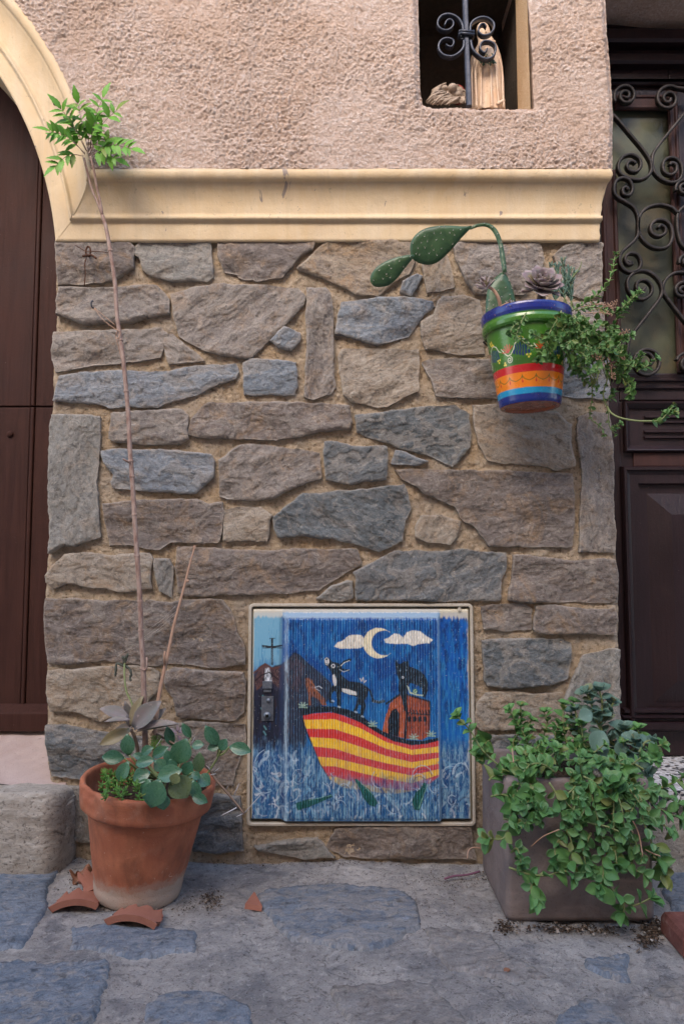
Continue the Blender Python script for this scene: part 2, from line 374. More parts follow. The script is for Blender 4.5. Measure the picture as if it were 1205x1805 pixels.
m = NM('cement_paving'); o = m.coord()
a = m.noise(o, 4, 6, .66, .3); b = m.noise(o, 70, 6, .75); f = m.noise(o, 300, 4, .75); st = m.noise(o, 9, 8, .72, .25); wv = m.vor(o, 150)
c = m.mix(m.ramp(a, [(.35, 0), (.65, 1)]), (.33, .315, .305), (.54, .505, .47))
c = m.mix(m.ramp(st, [(.38, .7), (.50, 0)]), c, (.20, .205, .22)); c = m.mix(m.ramp(st, [(.55, 0), (.66, .6)]), c, (.64, .61, .57))
c = m.mix(m.ramp(b, [(.36, .7), (.45, 0)]), c, (.13, .12, .12)); c = m.mix(m.ramp(b, [(.55, 0), (.64, .5)]), c, (.68, .65, .61)); c = m.mix(m.ramp(f, [(.34, .85), (.42, 0)]), c, (.05, .045, .045)); c = m.mix(m.ramp(f, [(.62, 0), (.72, .5)]), c, (.58, .54, .5))
ck = m.noise(o, 6, 5, .6, .5); ckr = m.ramp(ck, [(.493, 1), (.4965, 0), (.5, 1)]); c = m.mix(m.ramp(ckr, [(0, .8), (.6, 0)]), c, (.05, .045, .04))
M['cement'] = m.fin(c, m.ramp(st, [(.35, .62), (.6, .9)]), m.bump(ckr, .002, 1, m.bump(f, .003, 1, m.bump(b, .008, 1, m.bump(st, .012)))), .3)
m = NM('step_stone'); o = m.coord()
a = m.noise(m.coord((1, 1, 3.2)), 22, 6, .65, 1.2); b = m.noise(o, 140, 5, .7); f = m.noise(o, 500, 3, .7)
c = m.mix(m.ramp(a, [(.35, 0), (.65, 1)]), (.42, .37, .31), (.60, .55, .48)); c = m.mix(m.ramp(b, [(.32, .8), (.46, 0)]), c, (.12, .10, .09)); c = m.mix(m.ramp(b, [(.58, 0), (.7, .5)]), c, (.5, .46, .43))
M['step'] = m.fin(c, .92, m.bump(f, .0015, 1, m.bump(b, .006, 1, m.bump(a, .006))), .2)
m = NM('sill_cement'); o = m.coord()
a = m.noise(o, 10, 5, .6, .6); b = m.noise(o, 130, 4, .7, 1); f = m.noise(o, 520, 3, .7)
c = m.mix(m.ramp(a, [(.35, 0), (.65, 1)]), (.44, .335, .30), (.52, .42, .385)); c = m.mix(m.ramp(b, [(.29, .85), (.36, 0)]), c, (.15, .11, .09)); c = m.mix(m.ramp(f, [(.3, .6), (.42, 0)]), c, (.25, .19, .17))
M['sill'] = m.fin(c, .92, m.bump(f, .0012, 1, m.bump(b, .002)), .2)
m = NM('terrazzo'); o = m.coord((1, 1, 1)); v = m.n('ShaderNodeTexVoronoi'); m.l(o, v.inputs['Vector']); v.inputs['Scale'].default_value = 105
ve = m.vor(o, 105, 'DISTANCE_TO_EDGE'); sep = m.n('ShaderNodeSeparateColor'); m.l(v.outputs['Color'], sep.inputs[0])
c = m.ramp(sep.outputs[0], [(.0, (.03, .035, .045)), (.26, (.04, .04, .05)), (.30, (.60, .60, .60)), (.6, (.72, .72, .72)), (.85, (.45, .42, .40)), (1, (.66, .66, .68))])
c.node.color_ramp.interpolation = 'CONSTANT'
M['terrazzo'] = m.fin(m.mix(m.ramp(ve, [(.03, 1), (.09, 0)]), c, (.42, .40, .38)), .4, None, .4)

m = NM('lit_orange_render'); o = m.coord(); a = m.noise(o, 40, 4, .6); b = m.noise(o, 600, 3, .7)
M['reveal'] = m.fin(m.mix(m.ramp(b, [(.35, 0), (.6, 1)]), (.50, .30, .14), m.mix(a, (.70, .48, .27), (.74, .55, .36))), .9, m.bump(b, .003), .2)  # render tinted orange so the niche side looks sunlit
# ------------------------------------------------------------------ house front: mortar, stones, moulding, render
SX = P(600, 1520, 0)
house = thing('house', 'house of rough pink render above a cream moulding and a slate stone dado', 'house', (0, 0, 0))
LE = [(103, 405), (100, 425), (98, 500), (97, 560), (94, 640), (92, 715), (91, 728), (88, 800), (87, 900), (85, 965), (80, 1020), (80, 1110), (82, 1200), (82, 1290), (86, 1370), (92, 1440), (95, 1560)]
RE = [(1058, 405), (1058, 425), (1060, 520), (1063, 600), (1070, 680), (1076, 740), (1080, 800), (1082, 880), (1085, 960), (1088, 1010), (1090, 1080), (1090, 1180), (1091, 1290), (1093, 1400), (1095, 1560)]
GAS = [(439, 1066), (833, 1066), (833, 1453), (439, 1453)]
def w2(pl, Y=0.0): return [(P(x, y, Y).x, P(x, y, Y).z) for x, y in pl]
def fillz(z, edge):
    zz = [p[1] for p in edge][::-1]; xx = [p[0] for p in edge][::-1]
    return np.interp(z, zz, xx)
outer = densify(w2(LE[::-1])+w2(RE), .006, .0016, 3)
hole = densify(w2(GAS), .01, 0, 1)
V2, T = cdt(outer, [hole], .0034, 5)
x, z = V2[:, 0], V2[:, 1]
hY = -(.0050*fbm(x*70, z*70, 1, 4, .65)+.004*fbm(x*16, z*16, 8, 3)+.0020*fbm(x*200, z*200, 4, 2)-.0012)
de = poly_dist(x, z, outer); hY = hY + .006*(1-sstep(0, .010, de))
frame_sheet('mortar_bed', V2, T, hY, M['mortar'], house, back=.22)

def grow(pl, e):
    n = len(pl); ar = sum(pl[i][0]*pl[(i+1) % n][1]-pl[(i+1) % n][0]*pl[i][1] for i in range(n)); s = 1 if ar > 0 else -1; out = []
    for i in range(n):
        ax, ay = pl[i-1]; bx, by = pl[(i+1) % n]; dx, dy = bx-ax, by-ay; L = math.hypot(dx, dy)+1e-9
        out.append((pl[i][0]+s*dy/L*e, pl[i][1]-s*dx/L*e))
    return out
def stone(poly, kind, ang=0.0, th=.012, rough=1.0, seed=0, Y=0.0, parent=house, step=.0030, tilt=None, name='stone'):
    rng = random.Random(seed*7+1)
    pl = grow(w2(poly, Y-th*.5), .0026)
    o = densify(pl, .0032, .0032, seed+11)
    V2, T = cdt(o, [], step, seed)
    x, z = V2[:, 0], V2[:, 1]; d = poly_dist(x, z, o)
    ca, sa = math.cos(ang), math.sin(ang); u = x*ca+z*sa; v = -x*sa+z*ca
    oa, ob = rng.uniform(0, 50), rng.uniform(0, 50)
    big = fbm(u*9+oa, v*14+ob, seed, 3)
    lay = fbm(u*9+ob, v*21+oa, seed+3, 3, .45)*1.5+.35*big+.16*fbm(u*60, v*90, seed+5, 3)
    q = np.floor(lay*3.2); fr = lay*3.2-q; steps = (q+sstep(.0, .14, fr))/3.2; tone = _hash(q, 0*q+seed, 3)
    rel = .0022*big+.0066*rough*steps+.0009*rough*fbm(u*80, v*130, seed+9, 3, .6)
    h = th*(.86+.14*sstep(0, .0024, d))+rel*sstep(-.004, .004, d)
    cx, cz = x.mean(), z.mean(); tx, tz = (rng.uniform(-.012, .012), rng.uniform(-.025, .012)) if tilt is None else tilt
    h = h+(x-cx)*tx+(z-cz)*tz
    gr = np.c_[u+oa, v+ob, 0*u+rng.uniform(0, 9)]
    return frame_sheet(name, V2, T, Y-h, M[kind], parent, attrs={'grain': gr, 'edge': d, 'tone': tone}, back=Y+.006)
S = [
 ([A(92,80),A(300,74),A(470,80),A(500,112),A(495,215),A(380,290),A(100,312)],'brown',.1),
 ([A(495,140),A(540,85),A(600,72),A(910,75),A(915,265),A(890,285),A(700,290),A(590,260),A(550,235),A(535,170)],'green',.05),
 ([(384,428),(440,421),(520,421),B(420,75),B(395,120),B(330,150),B(235,268),B(100,285),B(0,268),A(1050,255),A(980,240),A(950,150)],'brown',.08),
 ([B(320,225),B(450,95),B(480,72),B(700,72),B(900,80),B(935,185),B(905,250),B(740,362),B(620,350),B(520,310),B(430,262)],'ochre',-.2),
 ([B(880,290),B(950,255),B(975,262),B(915,372),B(862,345)],'blue',.9),
 ([B(985,195),B(1000,150),B(1100,150),B(1125,250),B(1140,322),B(1060,345),B(1002,352)],'ochre',1.4),
 ([C(60,95),C(130,70),C(300,68),C(480,85),C(500,160),C(490,200),C(400,330),C(160,330),C(110,260),C(75,170)],'mauve',.1),
 ([C(555,150),C(610,95),C(680,80),C(790,85),C(797,350),C(700,360),C(640,330),C(560,200)],'mauve',.2),
 ([A(105,330),A(620,322),A(665,360),A(690,385),A(688,460),A(570,478),A(480,503),A(230,510),A(160,485),A(88,465),A(95,370)],'mauve',.1),
 ([A(700,355),A(800,332),A(980,312),A(1020,322),B(180,315),B(320,335),B(352,375),B(340,410),B(75,690),B(50,700),A(980,685),A(880,655),A(740,580),A(715,470)],'mauve',.7),
 ([B(365,325),B(470,320),B(490,360),B(492,560),B(512,850),B(490,880),B(400,908),B(360,900)],'mauve',1.45),
 ([B(175,612),B(245,540),B(330,575),B(325,610),B(280,655),B(210,640)],'blue',.4),
 ([B(550,400),B(740,382),B(880,382),B(1030,400),B(1045,430),B(980,470),B(930,540),B(900,575),B(730,628),B(600,585),B(515,570)],'blue',.05),
 ([B(975,510),B(1035,470),B(1050,395),B(1080,372),C(100,348),C(180,370),C(200,480),C(205,632),C(60,628),B(1060,655),B(990,655),B(975,580)],'tan',.3),
 ([A(78,560),A(350,562),A(640,545),A(675,570),A(650,620),A(640,690),A(480,710),A(200,755),A(92,765),A(74,700)],'mauve',.06),
 ([A(670,575),A(700,575),A(870,710),A(690,722),A(665,640)],'mauve',-.5),
 ([A(82,920),A(110,800),A(260,770),A(560,770),A(700,770),A(830,740),A(1040,732),A(1050,770),A(1040,800),A(820,890),A(660,930),A(630,955),A(470,945),A(380,962),A(330,945)],'blue',.06),
 ([B(25,720),B(60,700),B(310,720),B(315,850),B(300,890),B(30,890)],'blue',.1),
 ([B(545,655),B(700,650),B(950,655),B(950,800),B(955,870),B(790,955),B(740,958),B(600,925),B(560,890),B(540,780),B(530,690)],'tan',.3),
 ([B(980,720),B(1010,708),C(110,665),C(245,670),C(262,780),C(275,855),C(113,853),B(1050,892),B(1035,820)],'mauve',.1),
 ([C(560,600),C(790,570),C(812,600),C(826,760),C(829,862),C(700,855),C(600,845),C(575,800)],'blue',.2),
 ([C(560,390),C(800,385),C(800,540),C(560,560)],'mauve',.2),
 ([A(385,995),A(400,988),A(760,978),A(785,1000),A(790,1130),A(740,1145),A(560,1145),A(400,1135),A(380,1125)],'mauve',.02),
 ([A(885,940),A(900,933),B(0,930),B(300,935),B(585,955),B(600,1040),B(590,1070),B(450,1080),B(350,1110),B(200,1122),B(0,1115),A(830,1110),A(800,1100),A(810,1030),A(860,965)],'brown',.03),
 ([(92,732),(176,735),(177,800),(172,850),(176,946),(133,963),(115,959),(90,975),(88,900),(90,800)],'green',1.5),
 ([D(330,110),D(430,95),D(700,108),D(910,130),D(925,160),D(920,240),D(880,275),D(830,325),D(740,330),D(600,320),D(390,300),D(380,270),D(400,230),D(340,150)],'blue',-.12),
 ([D(955,160),D(1070,78),E(80,70),E(200,85),E(425,120),E(435,245),E(290,300),E(180,362),E(120,368),D(1000,355),D(960,345)],'mauve',.4),
 ([E(465,55),E(500,60),E(620,85),E(780,90),E(790,160),E(780,255),E(700,270),E(590,288),E(465,255)],'dark',.3),
 ([E(835,110),E(880,120),E(1005,165),E(960,175),E(815,168)],'blue',-.2),
 ([B(620,1010),B(880,978),B(980,958),B(1100,948),C(60,895),C(125,940),C(130,1010),F(135,50),F(130,80),F(45,168),E(1140,180),E(1000,120),E(930,100),B(860,1175),B(700,1120),B(630,1085)],'dark',.25),
 ([C(150,900),C(300,885),C(560,930),C(640,990),F(640,60),F(650,165),F(560,182),F(440,155),F(320,150),F(230,135),F(180,60),C(160,1000)],'tan',-.4),
 ([C(680,960),C(760,925),C(825,930),F(845,60),F(850,330),F(857,607),F(680,603),F(690,400),F(695,200),F(675,80),C(665,1060)],'mauve',1.5),
 ([E(830,215),E(1000,205),F(100,200),F(300,195),F(480,210),F(645,215),F(650,400),F(640,570),F(230,572),F(150,465),F(90,430),E(1150,400),E(1060,350),E(1000,330),E(960,290),E(870,245)],'brown',.1),
 ([D(335,385),D(480,370),D(700,362),D(850,375),D(900,388),D(970,378),D(975,430),D(945,580),D(700,585),D(640,620),D(590,625),D(480,605),D(370,610),D(365,540),D(345,440)],'brown',-.05),
 ([D(985,425),E(0,413),E(115,415),E(178,450),E(160,500),E(150,577),D(985,577)],'tan',.3),
 ([E(185,460),E(345,335),E(500,325),E(880,285),E(890,320),E(915,410),E(880,470),E(870,580),E(745,633),E(600,590),E(500,565),E(350,548),E(210,560),E(190,520)],'dark',-.4),
 ([E(940,500),E(965,450),E(1080,445),E(1175,480),E(1150,560),E(1120,600),E(1000,585),E(940,560)],'tan',1.2),
 ([D(80,705),D(140,660),D(580,655),D(600,680),D(595,760),D(600,830),D(420,845),D(280,825),D(150,805),D(80,835),D(42,800),D(40,770)],'tan',-.1),
 ([D(615,680),D(690,682),D(705,720),D(700,885),D(640,850),D(625,760)],'green',1.2),
 ([D(735,622),D(900,622),E(0,632),E(600,635),E(625,640),E(640,700),E(540,770),E(430,840),E(300,860),E(0,862),D(780,868),D(740,850),D(728,720)],'brown',.05),
 ([E(420,890),E(500,820),E(575,795),E(600,800),E(600,880),E(560,893)],'green',.5),
 ([E(615,760),E(700,710),E(830,640),E(960,635),E(1000,640),F(0,600),F(80,588),F(315,612),F(310,680),F(280,740),F(280,835),F(100,840),F(0,845),E(900,893),E(625,890)],'dark',.5),
 ([F(350,625),F(480,630),F(600,645),F(855,650),F(868,750),F(866,840),F(640,848),F(440,855),F(330,840),F(345,720)],'brown',.05),
 ([F(190,880),F(300,868),F(400,870),F(435,890),F(435,980),F(330,990),F(205,985)],'brown',.1),
 ([F(468,875),F(560,870),F(640,885),F(855,885),F(870,940),F(866,1015),F(640,1005),F(480,1005),F(460,990)],'brown',0),
 ([D(34,890),D(200,898),D(500,905),D(975,898),D(1010,940),D(1045,1040),G(1090,60),G(1090,150),G(980,160),G(700,150),G(600,155),G(500,150),G(350,130),G(200,145),G(50,140),G(40,60),D(37,1100),D(34,940)],'brown',.02),
 ([(852,1128),F(420,1035),F(600,1045),F(638,1060),H(630,60),H(620,130),H(550,155),H(350,178),H(220,165),(852,1196)],'dark',.1),
 ([H(700,15),H(872,-10),H(877,200),H(877,420),H(700,440),H(610,300),H(610,230),H(660,120)],'green',1.2),
 ([H(175,250),H(215,210),H(350,195),H(450,205),H(590,205),H(605,240),H(600,380),H(400,385),H(190,380),H(165,340)],'tan',.1),
 ([G(47,195),G(250,175),G(480,165),G(600,175),G(630,200),G(630,290),G(560,360),G(400,430),G(330,450),G(200,410),G(62,400),G(42,300)],'tan',-.15),
 ([G(690,185),G(720,170),G(830,190),G(1080,200),G(1095,250),G(1080,400),G(1040,440),G(900,445),G(760,440),G(730,420),G(710,330),G(675,240)],'brown',.1),
 ([G(38,475),G(120,480),G(250,505),G(420,530),G(560,540),G(560,720),G(400,760),G(230,760),G(65,745),G(46,620)],'dark',-.1),
 ([G(620,480),G(780,468),G(1090,478),G(1095,560),G(1055,650),G(1030,800),G(820,800),G(640,780)],'brown',0),
 ([G(145,795),G(400,800),G(400,1080),G(250,1100),G(145,1090)],'green',1.4),
 ([G(870,860),G(940,850),G(1060,860),G(1080,1000),G(1080,1140),G(960,1150),G(820,1130),G(800,950)],'dark',.2),
 ([(590,1464),(700,1457),(828,1457),(838,1512),(700,1513),(610,1510),(575,1494)],'brown',0),
 ([(448,1493),(480,1486),(560,1476),(570,1490),(590,1510),(540,1512),(455,1498)],'green',0),
 ([H(180,412),H(600,418),H(620,600),H(200,620)],'dark',0),
]
for i, (pl, kd, an) in enumerate(S):
    rr = random.Random(i*13)
    stone(pl, kd, an, th=rr.uniform(.007, .012), rough=1.2 if kd in ('mauve', 'dark') else 1.0, seed=i+2)

# moulding: level part
PR = [(0, -.004), (0, -.014), (.047, -.016), (.0475, -.024), (.056, -.0265), (.057, -.021), (.066, -.0215), (.085, -.0235), (.102, -.028), (.116, -.034), (.126, -.041), (.129, -.0415), (.1295, -.047), (.133, -.052), (.140, -.0555), (.147, -.056), (.153, -.055), (.158, -.051), (.160, -.040)]
def refine(pr, st=.006):
    out = []
    for (a, b), (c, d) in zip(pr[:-1], pr[1:]):
        n = max(1, int(math.hypot(c-a, d-b)/st)); out += [(a+(c-a)*k/n, b+(d-b)*k/n) for k in range(n)]
    return out+[pr[-1]]
PR = refine(PR); Z0 = 1.422
def xl(u): return np.interp(u, [0, .049, .160], [-.675, -.638, -.577])
def xr(u, y): return .6085 + (-y-.014)*.42
cols = 420; rows = []
for (u, y) in PR:
    t = np.linspace(0, 1, cols); xx = xl(u)+(xr(u, y)-xl(u))*t
    wob = .0012*fbm(xx*4, 0*xx+u*8, 3, 3)+.0007*fbm(xx*20, 0*xx+u*9, 5, 3)
    ed = .003*sstep(.995, 1, t)*(.5+fbm(0*xx+u*90, 0*xx, 9, 2))
    rows.append(np.c_[xx-ed, y+wob*(1 if abs(y) > .01 else 0), Z0+u+wob*1.3*(u > .003)])
V = np.concatenate(rows); Fm = grid_faces(len(PR), cols)
n0 = len(V)
Vr = [V[(i+1)*cols-1]*[1, 0, 1]+[0, .22, 0] for i in range(len(PR))]        # return into the right doorway
V = np.r_[V, np.array(Vr)]
Fr = np.array([[(i+1)*cols-1, n0+i, n0+i+1, (i+2)*cols-1] for i in range(len(PR)-1)])
mk('moulding', V, np.r_[Fm, Fr], M['cream'], house)
# arch moulding: each profile line follows its own circle
CK = [(0, -1.5922, 1.3284, .9201), (.049, -1.6431, 1.2983, 1.0192), (.127, -1.4937, 1.387, .9163), (.160, -1.4245, 1.4432, .8561)]
def circ(u):
    us = [c[0] for c in CK]; return [float(np.interp(u, us, [c[k] for c in CK])) for k in (1, 2, 3)]
NA = 150; rows = []
def arch_line(u):
    # blend the circle traces as point tracks
    s = np.linspace(0, 1, NA); tr = []
    for (uu, cx, cz, R) in CK:
        zs = Z0+uu if uu < .126 else Z0+uu; a0 = math.asin(max(-1, min(1, (zs-cz)/R))); a1 = 1.75
        a = a0+(a1-a0)*s; tr.append((cx+R*np.cos(a), cz+R*np.sin(a)))
    us = [c[0] for c in CK]
    k = min(max(0, int(np.searchsorted(us, u, 'right'))-1), 2); f = (u-us[k])/(us[k+1]-us[k])
    return tr[k][0]*(1-f)+tr[k+1][0]*f, tr[k][1]*(1-f)+tr[k+1][1]*f
for (u, y) in PR:
    ax, az = arch_line(u); sc = .0016*fbm(ax*5, az*5, 4, 3)
    ax = ax+(xl(u)-ax[0])*np.linspace(1, 0, NA)**4
    rows.append(np.c_[ax, y+sc, az])
V = np.concatenate(rows); n0 = len(V)
ax, az = arch_line(0); soff = np.c_[ax-.004, 0*ax+.21, az-.004]
mk('arch_moulding', np.r_[soff, V], grid_faces(len(PR)+1, NA), M['cream'], house)

# pink render above, with the niche opening
NI = [(738, -260), (738, 0), (741, 150), (746, 181), (762, 186), (850, 187), (943, 187), (941, 100), (932, 0), (925, -120), (915, -260)]
YP = -.052
ax, az = arch_line(.153)
k = [i for i in range(NA) if az[i] < 2.16]
arc = [(float(ax[i]), float(az[i])) for i in k]                              # from the mitre up
pr = w2([(1081, 296), (1082, 250), (1083, 200), (1079, 150), (1075, 100), (1071, 50), (1069, 0), (1066, -60)], YP)
top = 2.16
outp = [(x_, 1.577) for x_ in np.linspace(arc[0][0], pr[0][0]-.002, 150)]+pr
outp = [p for p in outp if p[1] < top]+[(pr[-1][0], top), (arc[-1][0], top)]+arc[::-1]
od = densify(outp, .004, .0010, 21)
hd = [p for p in densify(w2(NI, YP), .004, .0016, 31)]
hd = [(a_, min(b_, top-.02)) for a_, b_ in hd]
hh = []
for p in hd:
    if not hh or math.hypot(p[0]-hh[-1][0], p[1]-hh[-1][1]) > .0012: hh.append(p)
V2, T = cdt(od, [hh], .0023, 9)
x, z = V2[:, 0], V2[:, 1]
amp = .35+1.1*sstep(-.35, .45, fbm(x*5, z*7, 51, 3))
wx = x+.0025*fbm(x*120, z*120, 61, 2); wz = z+.0025*fbm(x*120, z*120, 62, 2)
kn = worley(wx*150, wz*170, 7); kn2 = worley(wx*75, wz*90, 17)
hh_ = .0042*np.maximum(.62-kn, -.15)*amp+.0030*np.maximum(.6-kn2, -.1)*amp+.0040*fbm(x*44, z*50, 3, 5, .7)+.004*fbm(x*5, z*5, 6, 3)
dd = np.minimum(poly_dist(x, z, hh), poly_dist(x, z, pr, False))
hh_ = hh_-.012*(1-sstep(0, .016, dd))
frame_sheet('rough_render', V2, T, YP-hh_, M['plaster'], house, back=.2)
# niche: splayed right side, back, sill
b = MB()
q = lambda px, py, Y: tuple(P(px, py, Y))
nz0, nz1 = 1.7295, 2.14
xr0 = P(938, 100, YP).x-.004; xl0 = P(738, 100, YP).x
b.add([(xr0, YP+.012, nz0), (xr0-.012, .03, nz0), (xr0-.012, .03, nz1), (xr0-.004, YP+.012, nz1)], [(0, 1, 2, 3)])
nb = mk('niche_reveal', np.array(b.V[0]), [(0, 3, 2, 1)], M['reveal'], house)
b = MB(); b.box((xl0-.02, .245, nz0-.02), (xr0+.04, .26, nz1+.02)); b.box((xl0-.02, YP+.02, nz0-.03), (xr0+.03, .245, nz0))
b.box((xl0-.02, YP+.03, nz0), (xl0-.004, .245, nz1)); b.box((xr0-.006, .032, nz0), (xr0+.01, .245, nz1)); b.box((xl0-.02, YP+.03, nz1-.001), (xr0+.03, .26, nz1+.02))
b.build('niche_lining', M['niche_dark'], house, False)
# house goes on outside the picture: render over the arch, to the left and right, and upward
b = MB()
b.box((-4.5, -.035, 2.15), (.58, .22, 6.5)); b.box((.58, -.03, 2.155), (.66, .22, 6.5)); b.box((.66, -.03, 2.16), (4.5, .25, 6.5))
b.box((-4.5, -.03, 0), (-2.62, .22, 2.2)); b.box((1.72, -.03, 0), (4.5, .22, 6.4))
b.build('upper_wall', M['plaster'], house, False)
# rendered soffit over the right door
z0 = P(1071, 39, .19).z; z1 = P(1205, 48, .19).z; sl_ = (z1-z0)/(P(1205, 48, .19).x-P(1071, 39, .19).x)
xs = np.linspace(.60, 1.75, 60); ysf = np.linspace(.215, -.03, 16); V = []
for xx in xs: V += [(xx, yy_, z0+sl_*(xx-.73)+.0015*math.sin(xx*37+yy_*60)) for yy_ in ysf]
mk('soffit', V, grid_faces(60, 16), M['plaster'], house)
# ------------------------------------------------------------------ ground
def gz(x, y):
    return .0+.007*fbm(x*3, y*3, 71, 3)+.006*fbm(x*12, y*12, 72, 4)+.0028*fbm(x*60, y*60, 73, 3)-.03*np.clip(-y-.9, 0, 50)*0+.030*np.clip(-x-.25, 0, .8)*.9-.012*np.clip(x-.2, 0, 1)
xs = np.concatenate([np.linspace(-60, -1.5, 14)[:-1], np.linspace(-1.5, 1.4, 520), np.linspace(1.4, 60, 14)[1:]])
ys = np.concatenate([np.linspace(-60, -1.2, 14)[:-1], np.linspace(-1.2, .25, 300)])
X, Y_ = np.meshgrid(xs, ys)
street = mk('street', np.c_[X.ravel(), Y_.ravel(), gz(X, Y_).ravel()], grid_faces(len(ys), len(xs)), M['cement'])
tag(street, kind='structure')
def flag(poly, kind, ang, seed, edge=.005, th=.0066):
    pl = [(PG(x_, y_).x, PG(x_, y_).y) for x_, y_ in poly]
    o = densify(pl, .006, .006, seed); V2, T = cdt(o, [], .006, seed)
    x, y = V2[:, 0], V2[:, 1]; d = poly_dist(x, y, o); ca, sa = math.cos(ang), math.sin(ang); u = x*ca+y*sa; v = -x*sa+y*ca
    lay = fbm(u*9, v*22, seed, 4, .6)*2; q_ = np.floor(lay*3); st = (q_+sstep(0, .3, lay*3-q_))/3
    h = gz(x, y)*.8+gz(0*x+x.mean(), 0*y+y.mean())*.2+(-.007+(.007+th)*sstep(0, edge, d))+.0016*st+.001*fbm(u*50, v*120, seed+3, 3)
    a_, b_, c_ = V2[T[:, 0]], V2[T[:, 1]], V2[T[:, 2]]
    cr = (b_[:, 0]-a_[:, 0])*(c_[:, 1]-a_[:, 1])-(b_[:, 1]-a_[:, 1])*(c_[:, 0]-a_[:, 0]); T = T.copy(); T[cr < 0] = T[cr < 0][:, ::-1]
    return mk('flagstone', np.c_[x, y, h], T, M[kind], street, attrs={'grain': np.c_[u+seed, v, 0*u], 'edge': d+.02, 'tone': _hash(q_, 0*q_+seed, 3)})
for i, (pl, kd, an) in enumerate([
 ([(-60,1712),(60,1708),(190,1705),(185,1740),(150,1830),(-80,1860)],'flag',.5),
 ([(250,1770),(300,1752),(340,1750),(395,1760),(440,1775),(465,1830),(240,1840)],'flag',.2),
 ([(-80,1535),(60,1532),(108,1545),(88,1570),(85,1610),(40,1680),(-80,1692)],'flag',.1),
 ([(480,1570),(560,1560),(700,1570),(745,1600),(740,1640),(690,1670),(640,1680),(560,1675),(510,1660),(470,1620),(450,1580)],'flag',.1),
 ([(125,1640),(200,1635),(350,1642),(345,1680),(240,1695),(120,1680)],'flag',.2),
 ([(745,1645),(800,1640),(870,1655),(900,1690),(980,1730),(900,1735),(790,1715),(750,1680)],'flagbrown',.2),
 ([(570,1740),(720,1730),(760,1745),(830,1805),(850,1850),(640,1850),(600,1780)],'flagbrown',.2),
 ([(1020,1690),(1110,1680),(1112,1735),(1080,1730),(1030,1710)],'flag',.2),
 ([(970,1800),(1030,1765),(1080,1775),(1130,1840),(960,1850)],'flag',.1),
 ([(1140,1750),(1205,1720),(1250,1730),(1260,1770),(1200,1785),(1150,1770)],'flagbrown',.3),
 ([(1158,1522),(1300,1522),(1300,1618),(1240,1612),(1168,1600)],'flag',.0)]):
    flag(pl, kd, an, 100+i)
# unseen house behind the camera, its height set to shade the lower wall
b = MB(); b.box((-9, -4.6, -.1), (9, -3.7, 4.2))
ow = b.build('unseen_alley_house', M['plaster'], None, False)
tag(ow, kind='structure')
# ------------------------------------------------------------------ doors and steps
YD = .20
def rect_mould(x0, x1, z0, z1, prof):       # nested rectangles (inset, y), mitred corners, closed by the last one
    V = []; Fc = []
    for (i, y) in prof: V += [(x0+i, y, z0+i), (x1-i, y, z0+i), (x1-i, y, z1-i), (x0+i, y, z1-i)]
    for k in range(len(prof)-1):
        for j in range(4): j2 = (j+1) % 4; Fc.append((k*4+j, k*4+j2, (k+1)*4+j2, (k+1)*4+j))
    k = (len(prof)-1)*4; Fc.append((k, k+1, k+2, k+3)); return V, Fc
def board_mesh(mb, x0, x1, y, z0, z1, bev=.002, dep=.03):
    V, Fc = rect_mould(x0, x1, z0, z1, [(0, y+dep), (0, y+bev), (bev*.4, y+bev*.3), (bev, y)]); mb.add(V, Fc)
# left: brown plank door
ld = thing('plank_door', 'brown painted plank door under the arch, seen at the left edge', 'door', (-1.5, YD, .24))
zg = P(40, 717, YD).z; zt = P(40, 1240, YD).z; zb = P(40, 1285, YD).z
seam0 = P(55, 700, YD).x; seam1 = P(63, 700, YD).x
xs_ = [-2.50, -2.25, -1.98, -1.70, -1.42, -1.14, seam0, seam1, -.60]
for (za, zc) in ((zt-.005, zg-.0015), (zg+.0015, 2.45)):
    for j in range(len(xs_)-1):
        b = MB()
        if j == 6:
            board_mesh(b, xs_[j]+.0008, xs_[j+1]-.0008, YD-.0035, za, zc, .003)
        else: board_mesh(b, xs_[j]+.0006, xs_[j+1]-.0006, YD, za, zc, .0025)
        b.build('plank', M['door_l'], ld, False)
b = MB(); b.box((-2.5, YD+.028, zb), (-.6, YD+.05, 2.45)); b.build('backing', M['dark_void'], ld, False)
x0, x1 = -2.45, -.60
y1 = YD-.030; zl = P(40, 1258, y1).z
V = [(x0, YD-.001, zt), (x1, YD-.001, zt), (x1, y1+.002, zl+.002), (x0, y1+.002, zl+.002), (x0, y1, zl-.001), (x1, y1, zl-.001), (x1, y1, zb+.001), (x0, y1, zb+.001), (x0, YD, zb+.001), (x1, YD, zb+.001)]
mk('weatherboard', V, [(3, 2, 1, 0), (5, 4, 3, 2)[::-1], (7, 6, 5, 4)[::-1][::-1], (9, 8, 7, 6)], M['door_l'], ld, False)
b = MB(); c_ = P(18, 765, YD-.002); b.ball(c_, (.0085, .005, .0085), 14, 8); b.build('rivet', M['door_l'], ld)
# sloped cement sill and stone step on the left
zs = P(40, 1286, YD-.032).z
nx, nyy = 120, 50
u = np.linspace(-2.5, P(95, 1340, .0).x+.03, nx*2); v = np.linspace(0, 1, nyy)
U, Vv = np.meshgrid(u, v)
pa = P(40, 1286, YD+.02); pb = P(40, 1383, -.006)
Yg = (YD+.02)+(-.006-YD-.02)*Vv; Zg = (zs)+(pb.z-zs)*Vv+.003*fbm(U*18, Vv*6, 5, 4)
Yg = Yg-.003*fbm(U*14, Vv*5, 6, 3)
ls = thing('stone_step', 'rough stone step under the brown plank door at the left', 'step', (-.8, -.05, 0))
mk('sill_slope', np.c_[U.ravel(), Yg.ravel(), Zg.ravel()], grid_faces(nyy, nx*2)[:, ::-1], M['sill'], ls)
